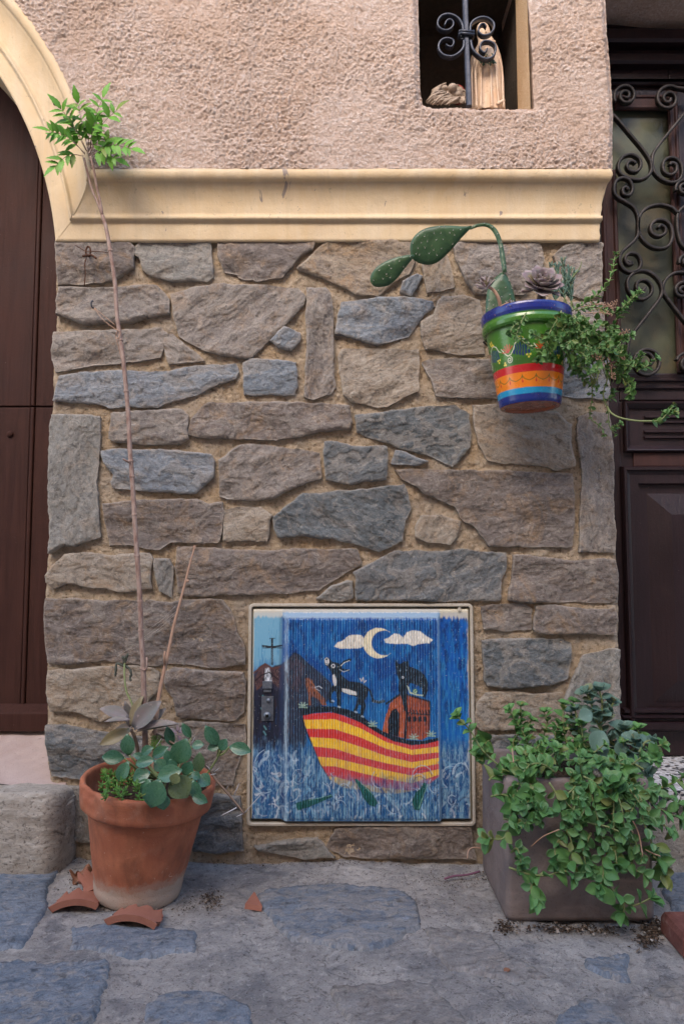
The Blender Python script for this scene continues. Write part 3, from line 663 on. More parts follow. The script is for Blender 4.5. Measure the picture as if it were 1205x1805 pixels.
# block as a rounded profile swept in x
xe = P(118, 1440, -.05).x
prof = [(.02, pb.z+.002), (-.01, pb.z), (-.035, P(40, 1384, -.035).z), (-.065, P(40, 1386, -.06).z-.004), (-.09, P(40, 1398, -.09).z), (-.101, P(40, 1412, -.10).z), (-.104, P(40, 1440, -.104).z), (-.102, P(40, 1480, -.1).z), (-.104, P(40, 1512, -.1).z), (-.098, -.03)]
pp = smoothpath([(0, a_, b_) for a_, b_ in prof], 7)
u = np.concatenate([np.linspace(-2.5, xe-.035, 330), xe-.035+.035*np.sin(np.linspace(0.05, 1, 22)*math.pi/2)])
V = []
for p in pp:
    for xx in u:
        e = max(0, (xx-(xe-.035))/.035); inset = 1-math.sqrt(max(0, 1-e*e))
        V.append((xx, p.y+inset*.045, p.z-inset*.03*(1 if p.z > .1 else 0)))
V = np.array(V); nn = .0045*fbm(V[:, 0]*30, V[:, 2]*60+V[:, 1]*30, 41, 4, .6)+.004*fbm(V[:, 0]*9, V[:, 2]*12, 42, 3)
V[:, 1] -= nn; V[:, 2] += nn*.6
Vr = []                                      # right end closing wall
n = len(pp); nu = len(u); last = [V[i*nu+nu-1] for i in range(n)]
ex = np.array([[p_[0]+.001, .02, p_[2]] for p_ in last])
m_ = 12; extra = []
for j in range(1, m_+1):
    for i in range(n):
        t = j/m_; extra.append([last[i][0]+.004*math.sin(t*3)+.003*float(fbm(np.array(t*3.), np.array(i*.3), 5, 3)), last[i][1]*(1-t)+.02*t, last[i][2]])
Fx = [];
for j in range(m_):
    for i in range(n-1):
        a_ = (i*nu+nu-1) if j == 0 else len(V)+(j-1)*n+i; a2 = ((i+1)*nu+nu-1) if j == 0 else a_+1
        c1 = len(V)+j*n+i; Fx.append((a_, c1, c1+1, a2))
mk('step_block', np.r_[V, np.array(extra)], np.r_[grid_faces(n, nu)[:, ::-1], np.array(Fx)[:, ::-1]], M['step'], ls)

# right: panelled door with glazed, grilled upper part
rd = thing('panelled_door', 'dark varnished panelled door with a glazed, iron-grilled upper half', 'door', (1.1, YD, .18))
def X(px, py, Y=YD): return P(px, py, Y).x
def Z(py, Y=YD, px=1150): return P(px, py, Y).z
xL, xR = .60, 1.70; zB = Z(1332); gx0, gx1 = X(1086, 450), X(1188, 450); gz0, gz1 = Z(657), Z(182)
b = MB(); yb = YD
for (a_, c_) in (((xL, zB), (gx0-.004, 2.35)), ((gx1+.001, gz0), (X(1250, 450), 2.2)), ((gx0-.0035, Z(706)), (xR, gz0-.001)), ((gx0-.0035, gz1+.001), (gx1+.0005, 2.4)), ((gx1+.001, 2.201), (xR, 2.4))):
    V, Fc = rect_mould(a_[0], c_[0], a_[1], c_[1], [(0, yb+.045), (0, yb+.003), (.001, yb+.001), (.004, yb)]); b.add(V, Fc)
b.box((gx0-.0035, yb+.004, zB), (xR, yb+.04, Z(706)-.001)); b.build('door_frame', M['door_r'], rd, False)
b = MB()
V, Fc = rect_mould(X(1060, 450), gx0+.004, gz0-.02, Z(300), [(0, yb), (0, yb-.004), (.004, yb-.009), (.010, yb-.009), (.013, yb-.004)]); b.add(V, Fc)
V, Fc = rect_mould(gx1-.006, gx1+.020, gz0, gz1+.05, [(0, yb), (0, yb-.006), (.004, yb-.010), (.008, yb-.010), (.011, yb-.006)]); b.add(V, Fc)
V, Fc = rect_mould(gx0+.005, gx1-.0065, gz1-.022, gz1+.020, [(0, yb), (0, yb-.006), (.004, yb-.010), (.008, yb-.010), (.011, yb-.006)]); b.add(V, Fc)
b.build('glazing_bead', M['door_r2'], rd, False)
b = MB(); b.box((gx0-.006, YD+.012, gz0-.01), (gx1+.006, YD+.018, gz1+.01)); b.build('glass_pane', M['glass'], rd, False)
b = MB(); b.box((gx1+.05, YD+.012, gz0-.01), (xR, YD+.018, gz1+.01)); b.build('glass_pane', M['glass'], rd, False)
b = MB(); b.box((xL, YD+.05, 0), (xR+.05, YD+.06, 2.5)); b.build('backing', M['dark_void'], rd, False)
def mould(nm, px0, py0, py1, prof, px1=1345, mat='door_r'):
    V, Fc = rect_mould(X(px0, (py0+py1)/2, YD), X(px1, 800), Z(py1), Z(py0), prof); b_ = MB(); b_.add(V, Fc); return b_.build(nm, M[mat], rd, False)
b = MB()
for pz in (668, 681):
    V, Fc = rect_mould(X(1086, pz), xR-.02, Z(pz+5), Z(pz), [(0, YD+.001), (0, YD-.006), (.002, YD-.008), (.0035, YD-.008)]); b.add(V, Fc)
b.build('rail_moulding', M['door_r'], rd, False)
mould('upper_panel', 1097, 709, 797, [(0, YD+.003), (0, YD-.010), (.003, YD-.014), (.006, YD-.013), (.017, YD-.002), (.0175, YD+.003), (.0176, YD+.0035)])
b = MB()
for pz in (733, 742, 759, 769):
    V, Fc = rect_mould(X(1134, pz), X(1300, pz), Z(pz+4), Z(pz), [(0, YD+.004), (0, YD-.001), (.0012, YD-.0035), (.0025, YD-.0035)]); b.add(V, Fc)
b.build('panel_groove', M['door_r'], rd, False)
mould('lower_panel', 1098, 823, 1288, [(0, YD+.003), (0, YD-.012), (.004, YD-.020), (.010, YD-.020), (.014, YD-.013), (.022, YD-.009), (.044, YD-.009), (.046, YD+.000), (.050, YD+.012), (.058, YD+.014), (.0585, YD+.008), (.064, YD+.006), (.066, YD+.005), (.125, YD-.012), (.13, YD-.012)])
b = MB()
for (pz, hh__, d_) in ((1247, 9, .010), (1259, 6, .014), (1270, 14, .020)):
    V, Fc = rect_mould(X(1094+(pz-1247)*-.2, pz), xR-.05, Z(pz+hh__), Z(pz), [(0, YD+.001), (0, YD-d_), (.003, YD-d_-.006), (.0045, YD-d_-.006)]); b.add(V, Fc)
b.build('weather_moulding', M['door_r'], rd, False)
for (fa, mt) in ((None, 'door_r'),):
    b = MB(); V, Fc = rect_mould(X(1115, 800), xR, Z(822), Z(798), [(0, YD+.003), (0, YD-.001), (.002, YD-.002)]); b.add(V, Fc); b.build('rail', M['door_r2'], rd, False)
b = MB()
for (py0, py1, d_) in ((60, 84, .03), (100, 118, .022), (140, 150, .012)):
    V, Fc = rect_mould(.66, xR, Z(py1, .19), Z(py0, .19), [(0, YD), (0, YD-d_), (.006, YD-d_-.006), (.012, YD-d_-.006)]); b.add(V, Fc)
b.build('head_moulding', M['door_r'], rd, False)
# scrolled iron grille
gr = MB(); YG = YD-.035
def rdp(pts): return [P(*RD(*p), YG) for p in pts]
def spiral(cx, cy, r0, r1, a0, turns, n=34):
    return [(cx+(r0+(r1-r0)*(i/n)**.8)*math.cos(a0+turns*2*math.pi*i/n), cy+(r0+(r1-r0)*(i/n)**.8)*math.sin(a0+turns*2*math.pi*i/n)) for i in range(n+1)]
scr = [
 [(60,240),(105,275),(190,375),(262,462),(298,530),(290,585),(240,615),(180,608),(130,580),(118,535),(145,490),(195,478),(235,505),(240,545),(215,572),(180,565),(165,540),(180,515),(205,518),(212,528)],
 [(520,190),(482,250),(400,350),(330,440),(305,490),(310,560),(345,605),(400,630),(445,622),(468,585),(462,530),(425,497),(382,500),(362,535),(372,575),(405,588),(435,570),(435,535),(410,523),(398,535)],
 spiral(160,155,68,10,2.6,1.9), [(540,150),(482,118)]+spiral(392,172,76,10,-.9,-1.9),
 [(175,672),(160,655),(142,668),(148,695),(180,700),(197,665),(180,620),(140,605),(105,625),(95,672),(112,710),(160,738),(205,770),(225,815),(228,870),(222,925),(190,965),(145,1005),(125,1050),(140,1100),(185,1122),(230,1105),(242,1065),(220,1025),(178,1018),(155,1048),(170,1078),(198,1075)],
 [(540,740),(482,760),(445,800),(440,860),(452,940),(482,990),(540,1010)],
 [(445,800),(410,768),(350,752),(285,765),(240,805),(227,870),(245,935),(295,980),(350,992),(395,975),(414,925),(405,870),(370,838),(325,838),(297,865),(300,905),(335,925),(372,910),(375,880),(350,865),(335,880)],
 [(165,1570),(180,1490),(220,1430),(290,1340),(345,1265),(358,1215),(335,1160),(280,1118),(215,1120),(172,1160),(172,1215),(205,1258),(255,1270),(298,1240),(300,1195),(265,1165),(225,1175),(218,1210),(245,1228),(268,1205)],
 [(540,1460),(482,1390),(420,1310),(368,1235),(366,1185),(400,1140),(450,1122),(540,1130)],
 spiral(470,1222,50,10,-.9,-1.6),
 spiral(160,1065,30,10,0,1.0)[:2]+[(165,1060)],
 spiral(275,1615,72,68,3.3,1.0)+spiral(275,1610,60,14,3.3,.9)[2:], spiral(500,1620,66,14,3.4,1.9), spiral(480,660,50,10,2.8,1.9), spiral(490,1060,40,10,2.8,1.5),
]
for i, s_ in enumerate(scr):
    b = MB(); b.strap(smoothpath(rdp(s_), 4), .0074, .014); b.build('scroll', M['iron2'], rd)
# right step: terrazzo slab on a stone riser
rs = thing('terrazzo_step', 'speckled black and white terrazzo step under the dark door at the right', 'step', (1.1, .05, 0))
xs0 = P(1092, 1390, -.03).x; zt_ = Z(1334); yf = -.075
b = MB(); V = []; 
b.box((xs0, yf, zt_-.032), (1.9, YD+.02, zt_)); b.build('terrazzo_slab', M['terrazzo'], rs, False)
uu = np.linspace(xs0+.006, 1.9, 260); vv = np.linspace(-.03, zt_-.033, 40); U, Vv = np.meshgrid(uu, vv)
Yr = yf+.02-.004*fbm(U*20, Vv*30, 3, 4)-.004*fbm(U*6, Vv*7, 8, 2)
left = np.c_[np.full(40, xs0+.006), np.full(40, .03), vv]
V = np.c_[U.ravel(), Yr.ravel(), Vv.ravel()]; n0 = len(V)
mk('riser', np.r_[V, left], np.r_[grid_faces(40, 260), np.array([[n0+i, i*260, (i+1)*260, n0+i+1] for i in range(39)])], M['step'], rs)

# ------------------------------------------------------------------ meter cabinet with its painted door
def paint_canvas(cx, cy):
    """the painted picture, evaluated at crop coordinates cx, cy"""
    rng = np.random.default_rng(3)
    N = len(cx); C_ = np.zeros((N, 3))
    def mixm(m, c): 
        nonlocal C_
        c = lin(c) if not isinstance(c, np.ndarray) else c
        C_ = C_*(1-m[:, None])+c*m[:, None]
    brush = fbm(cx/7, cy/70, 1, 4, .6); brush2 = fbm(cx/16, cy/50, 5, 4, .6); fine = fbm(cx/2.6, cy/13, 9, 3, .6)
    rag = 3.0*fbm(cx/9, cy/9, 33, 3)
    def poly(pts, c, soft=2.2, k=1.0, tex=.12):
        pts = np.array(pts, float); x0, y0 = pts.min(0)-8; x1, y1 = pts.max(0)+8
        ix = np.nonzero((cx > x0) & (cx < x1) & (cy > y0) & (cy < y1))[0]
        if not len(ix): return
        x = cx[ix]+rag[ix]*.6; y = cy[ix]+rag[ix]*.6
        d = poly_dist(x, y, pts); d = np.where(poly_in(x, y, pts), -d, d)
        m = (1-sstep(-soft, soft, d))*k
        col = lin(c)*(1+tex*2*fine[ix][:, None]+tex*brush[ix][:, None])
        C_[ix] = C_[ix]*(1-m[:, None])+np.clip(col, 0, 1)*m[:, None]
    def line(pts, wd, c, k=1.0, soft=1.4):
        pts = np.array(pts, float); x0, y0 = pts.min(0)-wd-4; x1, y1 = pts.max(0)+wd+4
        ix = np.nonzero((cx > x0) & (cx < x1) & (cy > y0) & (cy < y1))[0]
        if not len(ix): return
        d = poly_dist(cx[ix]+rag[ix]*.3, cy[ix]+rag[ix]*.3, pts, False)
        m = (1-sstep(wd/2-soft/2, wd/2+soft, d))*k
        C_[ix] = C_[ix]*(1-m[:, None])+lin(c)*m[:, None]
    def arc(x, y, r, a0, a1, wd, c, k=1.0, fl=1.0):
        t = np.linspace(a0, a1, 7); line(np.c_[x+r*np.cos(t), y+fl*r*np.sin(t)], wd, c, k)
    def dot(x, y, r, c, k=1.0): line([(x, y), (x+.1, y)], 2*r, c, k)
    # night blue with vertical brushwork
    mixm(np.ones(N), (6, 80, 152)); mixm(sstep(-.1, .5, brush)*.6, (40, 138, 196)); mixm(sstep(-.05, .45, -brush2)*.85, (4, 42, 104)); mixm(sstep(.1, .45, fbm(cx/70, cy/90, 15, 3))*.6, (8, 52, 128))
    mixm(sstep(420, 690, cy)*.55*(.6+.6*sstep(-.3, .3, brush)), (44, 128, 188)); mixm(sstep(.35, .7, fine)*.5, (105, 165, 195))
    L = 1-sstep(206, 222, cx)
    mixm(L*(1-sstep(300, 420, cy+60*brush)), (116, 170, 196)); mixm(L*sstep(.1, .6, brush)*(cy < 380)*.6, (60, 128, 172))
    R = sstep(992, 1004, cx)
    mixm(R*.6*sstep(0, .5, brush2+.15), (10, 88, 176)); mixm(R*(cy > 300)*.5*sstep(-.1, .5, brush), (60, 140, 190))
    # rock behind, left
    poly([(72,400),(100,355),(130,338),(158,362),(180,350),(207,343),(235,326),(275,280),(300,290),(345,335),(400,380),(455,430),(470,470),(440,520),(330,600),(340,720),(300,800),(60,760)], (48, 46, 58), 4, .95, .5)
    poly([(75,430),(100,370),(130,345),(165,372),(205,352),(210,470),(150,420),(90,470)], (92, 62, 54), 5, .6, .8)
    poly([(215,350),(275,290),(330,350),(300,480),(240,450)], (84, 64, 66), 6, .45, .9)
    poly([(70,470),(215,470),(230,560),(225,740),(120,800),(70,760)], (22, 28, 46), 8, .8, .6)
    for i in range(70):
        x = rng.uniform(75, 420); y = rng.uniform(380, 760)
        line([(x, y), (x+rng.uniform(-8, 8), y+rng.uniform(20, 60))], rng.uniform(3, 9), [(20, 22, 34), (60, 60, 80), (38, 80, 128), (78, 52, 44)][i % 4], .35)
    line([(165,218),(166,345)], 7, (28, 28, 34)); line([(160,218),(160,345)], 2, (20, 20, 26)); line([(117,252),(166,258),(212,250)], 8, (28, 28, 34)); line([(117,262),(214,262)], 3, (24, 24, 30)); line([(152,214),(178,214)], 3, (30,30,36))
    for k in range(10): line([(161, 270+k*7), (171, 266+k*7)], 1.6, (130, 165, 185), .7)
    poly([(132,366),(150,360),(162,400),(166,436),(134,440),(126,420)], (176, 184, 192), 5, .75, .9)
    line([(74,388),(104,362),(130,342),(168,366),(206,356)], 9, (92, 58, 50), .9); line([(80,430),(112,398),(150,384),(196,420)], 6, (24, 22, 30), .9); line([(90,470),(120,440)], 6, (96, 62, 52), .8)
    for (x, y) in ((120,500),(150,516),(160,545),(112,560),(128,650),(126,676)): line([(x, y), (x+10, y+16)], 7, (112, 172, 176), .55)
    line([(106,590),(110,622),(176,624),(178,500)], 5, (18, 22, 30), .8)
    # clouds and moon
    poly([(470,252),(488,232),(515,222),(530,208),(548,196),(575,193),(606,196),(618,212),(616,252),(600,260),(560,262),(500,262)], (222, 214, 198), 3, 1, .25)
    poly([(716,216),(742,207),(768,187),(790,190),(812,207),(830,180),(862,171),(898,178),(925,200),(957,218),(940,235),(885,240),(862,250),(832,238),(790,240),(750,238),(722,232)], (222, 216, 204), 3, 1, .25)
    t = np.linspace(.72, 2*math.pi-.80, 22); o_ = np.c_[690+76*np.cos(t), 235+76*np.sin(t)]; t2 = np.linspace(2*math.pi-1.05, 1.0, 18); i_ = np.c_[718+62*np.cos(t2), 234+62*np.sin(t2)]
    poly(np.r_[o_, i_], (228, 216, 184), 2.5, 1, .2)
    # hull
    xk = [300, 350, 475, 600, 725, 850, 985]
    BD = [[578,583,578,625,693,735,710],[612,613,610,655,722,760,743],[655,657,660,700,755,785,772],[698,698,705,745,790,820,798],[742,742,755,795,825,850,828],[790,790,800,830,860,885,852],[838,840,840,872,902,922,880],[880,885,890,925,945,958,905],[930,935,945,960,985,985,935]]
    bw = [np.interp(cx, xk, b_)+rag*.5 for b_ in BD]
    stem = np.interp(cy, [560,590,640,690,760,830,900,960], [312,318,330,348,375,402,445,500])
    keel = np.interp(cx, [400,450,520,600,700,780,850,920,985], [850,905,945,955,970,972,960,935,890])
    ix = sstep(-2, 2, cx-stem)*(1-sstep(982, 990, cx))*(1-sstep(-6, 6, cy-keel))
    RED, YEL = (214, 54, 44), (246, 200, 40)
    for k in range(8):
        m = sstep(-1.8, 1.8, cy-bw[k])*(1-sstep(-1.8, 1.8, cy-bw[k+1]))*ix
        base = lin(RED if k % 2 == 0 else YEL)*(1+.25*fine[:, None]+.12*brush2[:, None])
        C_ = C_*(1-m[:, None])+np.clip(base, 0, 1)*m[:, None]
        if k % 2 == 0: mixm(m*sstep(.05, .6, fine)*.55*sstep(380, 700, cx), (226, 128, 120))
        else: mixm(m*sstep(.05, .5, brush)*.65, (222, 146, 36)); mixm(m*sstep(.2, .6, brush2)*.4, (250, 226, 120))
    line([(312,560),(322,640),(350,700),(376,765),(404,832),(445,898)], 7, (30, 22, 26), .9)
    poly([(300,562),(330,553),(400,546),(470,548),(530,560),(600,585),(650,630),(700,664),(760,690),(830,712),(900,716),(985,700),(985,714),(920,732),(850,738),(760,718),(680,676),(600,627),(520,592),(450,575),(380,580),(318,594)], (24, 22, 28), 2.2, 1, .4)
    # cabin
    poly([(706,668),(722,600),(736,560),(746,530),(800,484),(822,560),(815,704),(760,690)], (168, 84, 44), 2.2, 1, .5)
    poly([(800,482),(822,488),(936,522),(942,560),(936,690),(900,712),(820,706),(818,560)], (160, 78, 44), 2.2, 1, .5)
    poly([(822,560),(940,580),(936,690),(820,700)], (134, 62, 40), 3, .6, .5)
    poly([(736,684),(736,610),(752,568),(774,556),(792,585),(790,650),(784,696)], (22, 18, 24), 2.2, 1)
    line([(728,534),(800,484),(826,560),(818,706)], 9, (26, 20, 24), .95); line([(800,482),(938,524),(942,566)], 8, (28, 24, 30), .95); line([(940,560),(932,690)], 5, (30, 24, 30), .8)
    line([(824,578),(938,590)], 4, (24, 18, 24))
    for k in range(8): line([(828+k*15, 566), (834+k*15, 588)], 5, (24, 18, 24))
    for x in (838, 864, 890, 915): line([(x, 604), (x, 616)], 15, (24, 18, 24))
    for k in range(9): line([(838+k*12, 500+k*3), (836+k*12, 540+k*2)], 3, (96, 44, 28), .6)
    # donkey
    BLK = (26, 24, 30)
    poly([(424,318),(432,305),(446,308),(462,328),(490,332),(508,345),(512,368),(503,388),(520,405),(545,424),(600,430),(628,448),(640,470),(634,500),(620,520),(627,545),(618,575),(613,602),(600,602),(598,570),(606,545),(592,538),(582,568),(570,582),(565,568),(580,538),(586,502),(560,495),(520,482),(507,476),(504,520),(504,556),(487,553),(485,510),(481,476),(470,472),(458,490),(460,522),(470,532),(450,532),(443,500),(446,464),(465,446),(478,440),(466,405),(458,378),(440,352),(428,346)], BLK, 1.8, 1, .3)
    line([(495,352),(520,328),(551,317)], 11, BLK); line([(503,348),(522,332),(545,322)], 3, (216, 214, 210)); line([(500,363),(545,372)], 9, BLK); line([(498,366),(518,378),(546,368)], 2.5, (206, 206, 206), .9)
    poly([(463,393),(474,389),(484,418),(482,444),(473,448),(465,422)], (212, 210, 206), 1.5); poly([(508,459),(540,463),(581,477),(583,493),(548,490),(512,476)], (212, 210, 204), 1.8)
    poly([(424,316),(436,305),(447,317),(449,332),(438,346),(427,338)], (204, 202, 200), 1.5); dot(434, 316, 4, BLK); line([(426,334),(440,340)], 2.2, BLK); dot(467, 348, 10, (214, 212, 210)); dot(467, 348, 5, BLK)
    line([(632,455),(650,475),(658,510),(672,522)], 7, BLK); line([(660,520),(690,528),(716,522)], 13, (36, 38, 46)); 
    for k in range(5): line([(668+k*11, 517), (664+k*11, 530)], 3, (130, 140, 150), .7)
    for (x, y) in ((462, 520), (492, 549), (574, 574), (606, 596)): line([(x, y), (x+8, y+3)], 8, (168, 186, 200), .9)
    line([(598,410),(606,425),(614,405),(618,432),(628,420)], 4, (214, 206, 196), .9)
    # brown dog at the bow
    poly([(328,410),(345,406),(368,422),(376,450),(396,480),(424,508),(436,542),(416,545),(396,515),(370,500),(357,508),(359,542),(346,542),(346,500),(338,460),(330,432)], (128, 74, 46), 2.2, 1, .7)
    line([(376,455),(396,448),(412,458)], 4, (196, 206, 214), .9); line([(380,460),(402,472)], 3, (196, 206, 214), .8); line([(345,415),(372,440),(388,480)], 3, (190, 120, 70), .6)
    # dark wolf-like animal on the cabin roof
    poly([(771,318),(790,340),(815,326),(836,324),(842,352),(880,365),(915,392),(932,430),(931,470),(914,505),(903,500),(900,455),(870,440),(845,432),(832,450),(828,520),(832,566),(815,572),(805,520),(793,480),(786,470),(790,420),(778,390),(773,355)], (24, 24, 32), 2, 1, .4)
    for i in range(34):
        x = rng.uniform(782, 922); y = rng.uniform(355, 450); line([(x, y), (x+rng.uniform(-4, 5), y+rng.uniform(10, 26))], 2.2, (92, 98, 118) if i % 2 else (10, 10, 14), .55)
    dot(808, 405, 6, (180, 184, 190)); dot(806, 405, 2, BLK); dot(795, 372, 4, (120, 130, 140)); dot(826, 370, 4, (120, 130, 140))
    line([(835,455),(842,480),(880,492),(905,494)], 7, (190, 200, 176)); dot(868, 473, 12, (92, 132, 96)); arc(868, 473, 7, 0, 5, 2.4, (200, 214, 180)); line([(834,456),(828,446)], 2.4, (196, 206, 180))
    for (x, y) in ((320, 545), (860, 700), (945, 685), (660, 636)):
        for k in range(4):
            a_ = -2.7+k*.75; line([(x, y), (x+24*math.cos(a_), y+18*math.sin(a_))], 5, (166, 190, 168), .9)
        line([(x-18, y+6), (x+18, y+8)], 7, (150, 178, 158), .9)
    # sea
    sea = np.clip(sstep(700, 800, cy+60*brush2)*(1-.93*ix)+sstep(870, 935, cy+30*brush2)*.6*ix, 0, 1)
    mixm(sea*.85, (34, 90, 136)); mixm(sea*sstep(-.15, .4, brush)*.75, (136, 178, 198)); mixm(sea*sstep(.05, .5, fine)*.4, (196, 216, 224)); mixm(sea*sstep(.12, .4, -fine)*.35, (16, 58, 112)); mixm(sea*sstep(.1, .5, -brush)*.5, (20, 74, 130)); mixm(sea*sstep(.05, .5, brush2)*.45, (18, 58, 110))
    P_ = [(206, 222, 230), (150, 190, 212), (20, 52, 108), (70, 130, 180), (228, 232, 232), (24, 40, 84)]
    for i in range(520):
        x = rng.uniform(70, 1138); y = rng.uniform(770, 1100)
        if 330 < x < 985 and y < np.interp(x, [330,450,600,800,985], [800,900,935,955,890]): continue
        if x > 990 and y < 850: continue
        a_ = rng.uniform(0, 6.3); arc(x, y, rng.uniform(12, 46), a_, a_+rng.uniform(.4, 1.5), rng.uniform(3, 11), P_[i % 6], rng.uniform(.2, .6), rng.uniform(.9, 1.7))
    for i in range(150):
        x = rng.uniform(75, 1135); y = rng.uniform(800, 1095)
        if 360 < x < 985 and y < np.interp(x, [330,450,600,800,985], [800,900,945,965,900]): continue
        a_ = rng.uniform(-.5, .5); l_ = rng.uniform(12, 46); line([(x, y), (x+l_*math.sin(a_)*.6, y-l_*.5), (x+l_*math.sin(a_*2), y-l_)], rng.uniform(5, 12), [(190, 214, 226), (24, 66, 124), (120, 172, 202), (14, 46, 98)][i % 4], rng.uniform(.3, .6), 3)
    for (x, y, r, a0, a1) in ((150,850,70,2.4,4.4),(135,900,62,1.2,3.4),(300,890,30,0,5),(440,900,26,-1,2.6),(1040,900,44,2,5),(1090,880,40,3,6.5),(1045,1010,20,0,5.5),(520,960,30,2,6),(900,900,52,3.3,5.9),(880,925,40,3.3,5.6),(690,900,36,1,4),(960,930,30,1,4),(240,960,34,2,5),(760,1020,36,0,3),(500,1040,30,3,6)):
        arc(x, y, r, a0, a1, 3.5, (186, 206, 220), .7, 1.25); arc(x+6, y+5, r*.85, a0, a1, 2.4, (28, 48, 100), .8, 1.2)
    for i in range(36):
        x = rng.uniform(250, 980); y = rng.uniform(780, 860)
        if x < 400: line([(x, y-40), (x+6, y+30)], 4, (170, 200, 218), .7)
    # bottles
    for pl in ([(570,905),(578,900),(592,910),(606,930),(640,950),(664,985),(682,1015),(668,1034),(640,1024),(612,990),(598,950)], [(905,918),(919,924),(910,965),(900,1010),(884,1050),(858,1046),(850,1008),(868,965),(890,950)], [(285,1018),(345,1000),(400,998),(458,975),(464,987),(400,1014),(350,1034),(296,1050)]):
        poly(pl, (28, 88, 78), 2, 1, .5); pa_ = np.array(pl); line([tuple(pa_[1]+[6, 4]), tuple(pa_[len(pl)//2]-[4, 8])], 3, (140, 190, 170), .8); line([tuple(p_) for p_ in pl], 2, (16, 44, 50), .7)
    # white worn edges of the relief, flakes of missing paint
    mixm((1-sstep(3, 15, np.abs(cx-236)+9*fine))*(.30+.5*sstep(-.2, .4, brush))*sstep(60, 90, cy), (166, 190, 206)); mixm((1-sstep(2, 10, np.abs(cx-986)+5*fine))*.6, (150, 186, 214))
    mixm((1-sstep(8, 20, np.abs(cx-214)+6*brush))*.4, (40, 60, 96))
    topy = 112+10*brush+5*fine
    mixm((1-sstep(-6, 4, cy-topy))*((cx > 216) & (cx < 995)), (100, 130, 156)); mixm((1-sstep(-4, 4, cy-84-6*brush)), (222, 205, 172))
    mixm((1-sstep(-5, 8, cy-topy-18*sstep(.1, .6, fine)))*(cx > 216)*(cx < 995)*.5, (150, 172, 190))
    mixm((1-sstep(-8, 8, cy-112-24*brush))*(cx > 995)*.8, (206, 200, 178)); mixm((1-sstep(-8, 8, cy-108-16*brush))*(cx < 216)*.8, (206, 204, 192))
    mixm(sstep(0, 14, cx-1126-10*brush-6*fine)*.85, (214, 206, 180)); mixm((1-sstep(0, 9, cx-68-6*brush))*.9, (206, 198, 178))
    mixm(sstep(0, 8, cy-1098-4*brush)*.7, (120, 130, 140))
    fl = fbm(cx/5.5, cy/13, 77, 3, .7)
    mixm(sstep(.66, .74, fl)*.7, (190, 196, 196)); mixm(sstep(.62, 1.0, np.abs(np.sin((cx-245)/(740/57)*math.pi)))*((cx > 245) & (cx < 985) & (cy > 118) & (cy < 1090))*(.08+.22*sstep(-.2, .6, fl)), (120, 180, 215)); fl2 = fbm(cx/4, cy/4, 79, 2, .7)*1.2; mixm(sstep(.86, .94, fl2)*.6, (206, 200, 180))
    return np.clip(C_, 0, 1)
gb = thing('meter_cabinet', 'cream meter cabinet in the wall, door painted with animals on a striped boat', 'cabinet', (.04, -.02, .08))
gxa, gxb = P(443, 1260, -.012).x, P(829, 1260, -.012).x; gza, gzb = P(600, 1446, -.012).z, P(600, 1073, -.012).z
cw = np.unique(np.concatenate([np.linspace(65, 245, 90), np.linspace(245, 985, 57*7+1), np.linspace(985, 1142, 80)])); rh = np.linspace(65, 1108, 400)
CX, CY = np.meshgrid(cw, rh)
cen = sstep(206, 240, CX)*(1-sstep(982, 1000, CX))*sstep(78, 112, CY)
yy = -.0105-.0100*cen
bot = sstep(206, 240, CX)*(1-sstep(982, 1004, CX))
rib = np.abs(np.sin((CX-245)/(740/57)*math.pi))*((CX > 245) & (CX < 985))*sstep(112, 122, CY)*(1-sstep(1085, 1095, CY))
yy = yy-.0026*rib+.0003*fbm(CX/60, CY/60, 3, 3)
rimd = np.minimum.reduce([CX-65, 1142-CX, CY-65, 1108-CY]); yy = yy+.006*(1-sstep(0, 9, rimd))**1.5
WX = gxa+(gxb-gxa)*(CX-65)/1077; WZ = gzb-(gzb-gza)*(CY-65)/1043 - (bot*sstep(1000, 1108, CY))*.0022
pc = paint_canvas(CX.ravel(), CY.ravel())
# a thin metal door: sheet plus edges going back
V = np.c_[WX.ravel(), yy.ravel(), WZ.ravel()]; nr, nc = CX.shape
bd = list(range(nc))+[i*nc+nc-1 for i in range(1, nr)]+[(nr-1)*nc+j for j in range(nc-2, -1, -1)]+[i*nc for i in range(nr-2, 0, -1)]
Vb = V[bd].copy(); Vb[:, 1] = .012; n0 = len(V); k = len(bd)
Fe = np.array([[bd[i], bd[(i+1) % k], n0+(i+1) % k, n0+i] for i in range(k)])
m = NM('painted_metal'); o = m.coord(); f = m.noise(o, 500, 3, .6)
pn = m.fin(m.attr('paint', 'Color'), m.ramp(m.noise(o, 60, 4, .6), [(.3, .38), (.7, .62)]), m.bump(f, .0003), .4)
mk('painted_door', np.r_[V, Vb], np.r_[grid_faces(nr, nc)[:, ::-1], Fe], pn, gb, True, col=np.r_[pc, np.tile(lin((190, 180, 150)), (k, 1))])
m = NM('cream_plastic'); o = m.coord(); a = m.noise(o, 30, 5, .65, .5); g_ = m.noise(o, 240, 3, .6)
c = m.mix(m.ramp(a, [(.35, 0), (.65, 1)]), (.50, .45, .37), (.44, .38, .29)); c = m.mix(m.ramp(g_, [(.32, .5), (.42, 0)]), c, (.22, .17, .12))
M['plastic'] = m.fin(c, .5, m.bump(g_, .0003), .35)
def rrect(x0, x1, z0, z1, r, n=6):
    pts = []
    for (cx_, cz_, a0) in ((x1-r, z1-r, 0), (x0+r, z1-r, 90), (x0+r, z0+r, 180), (x1-r, z0+r, 270)):
        for i in range(n+1): a_ = math.radians(a0+90*i/n); pts.append((cx_+r*math.cos(a_), cz_+r*math.sin(a_)))
    return pts
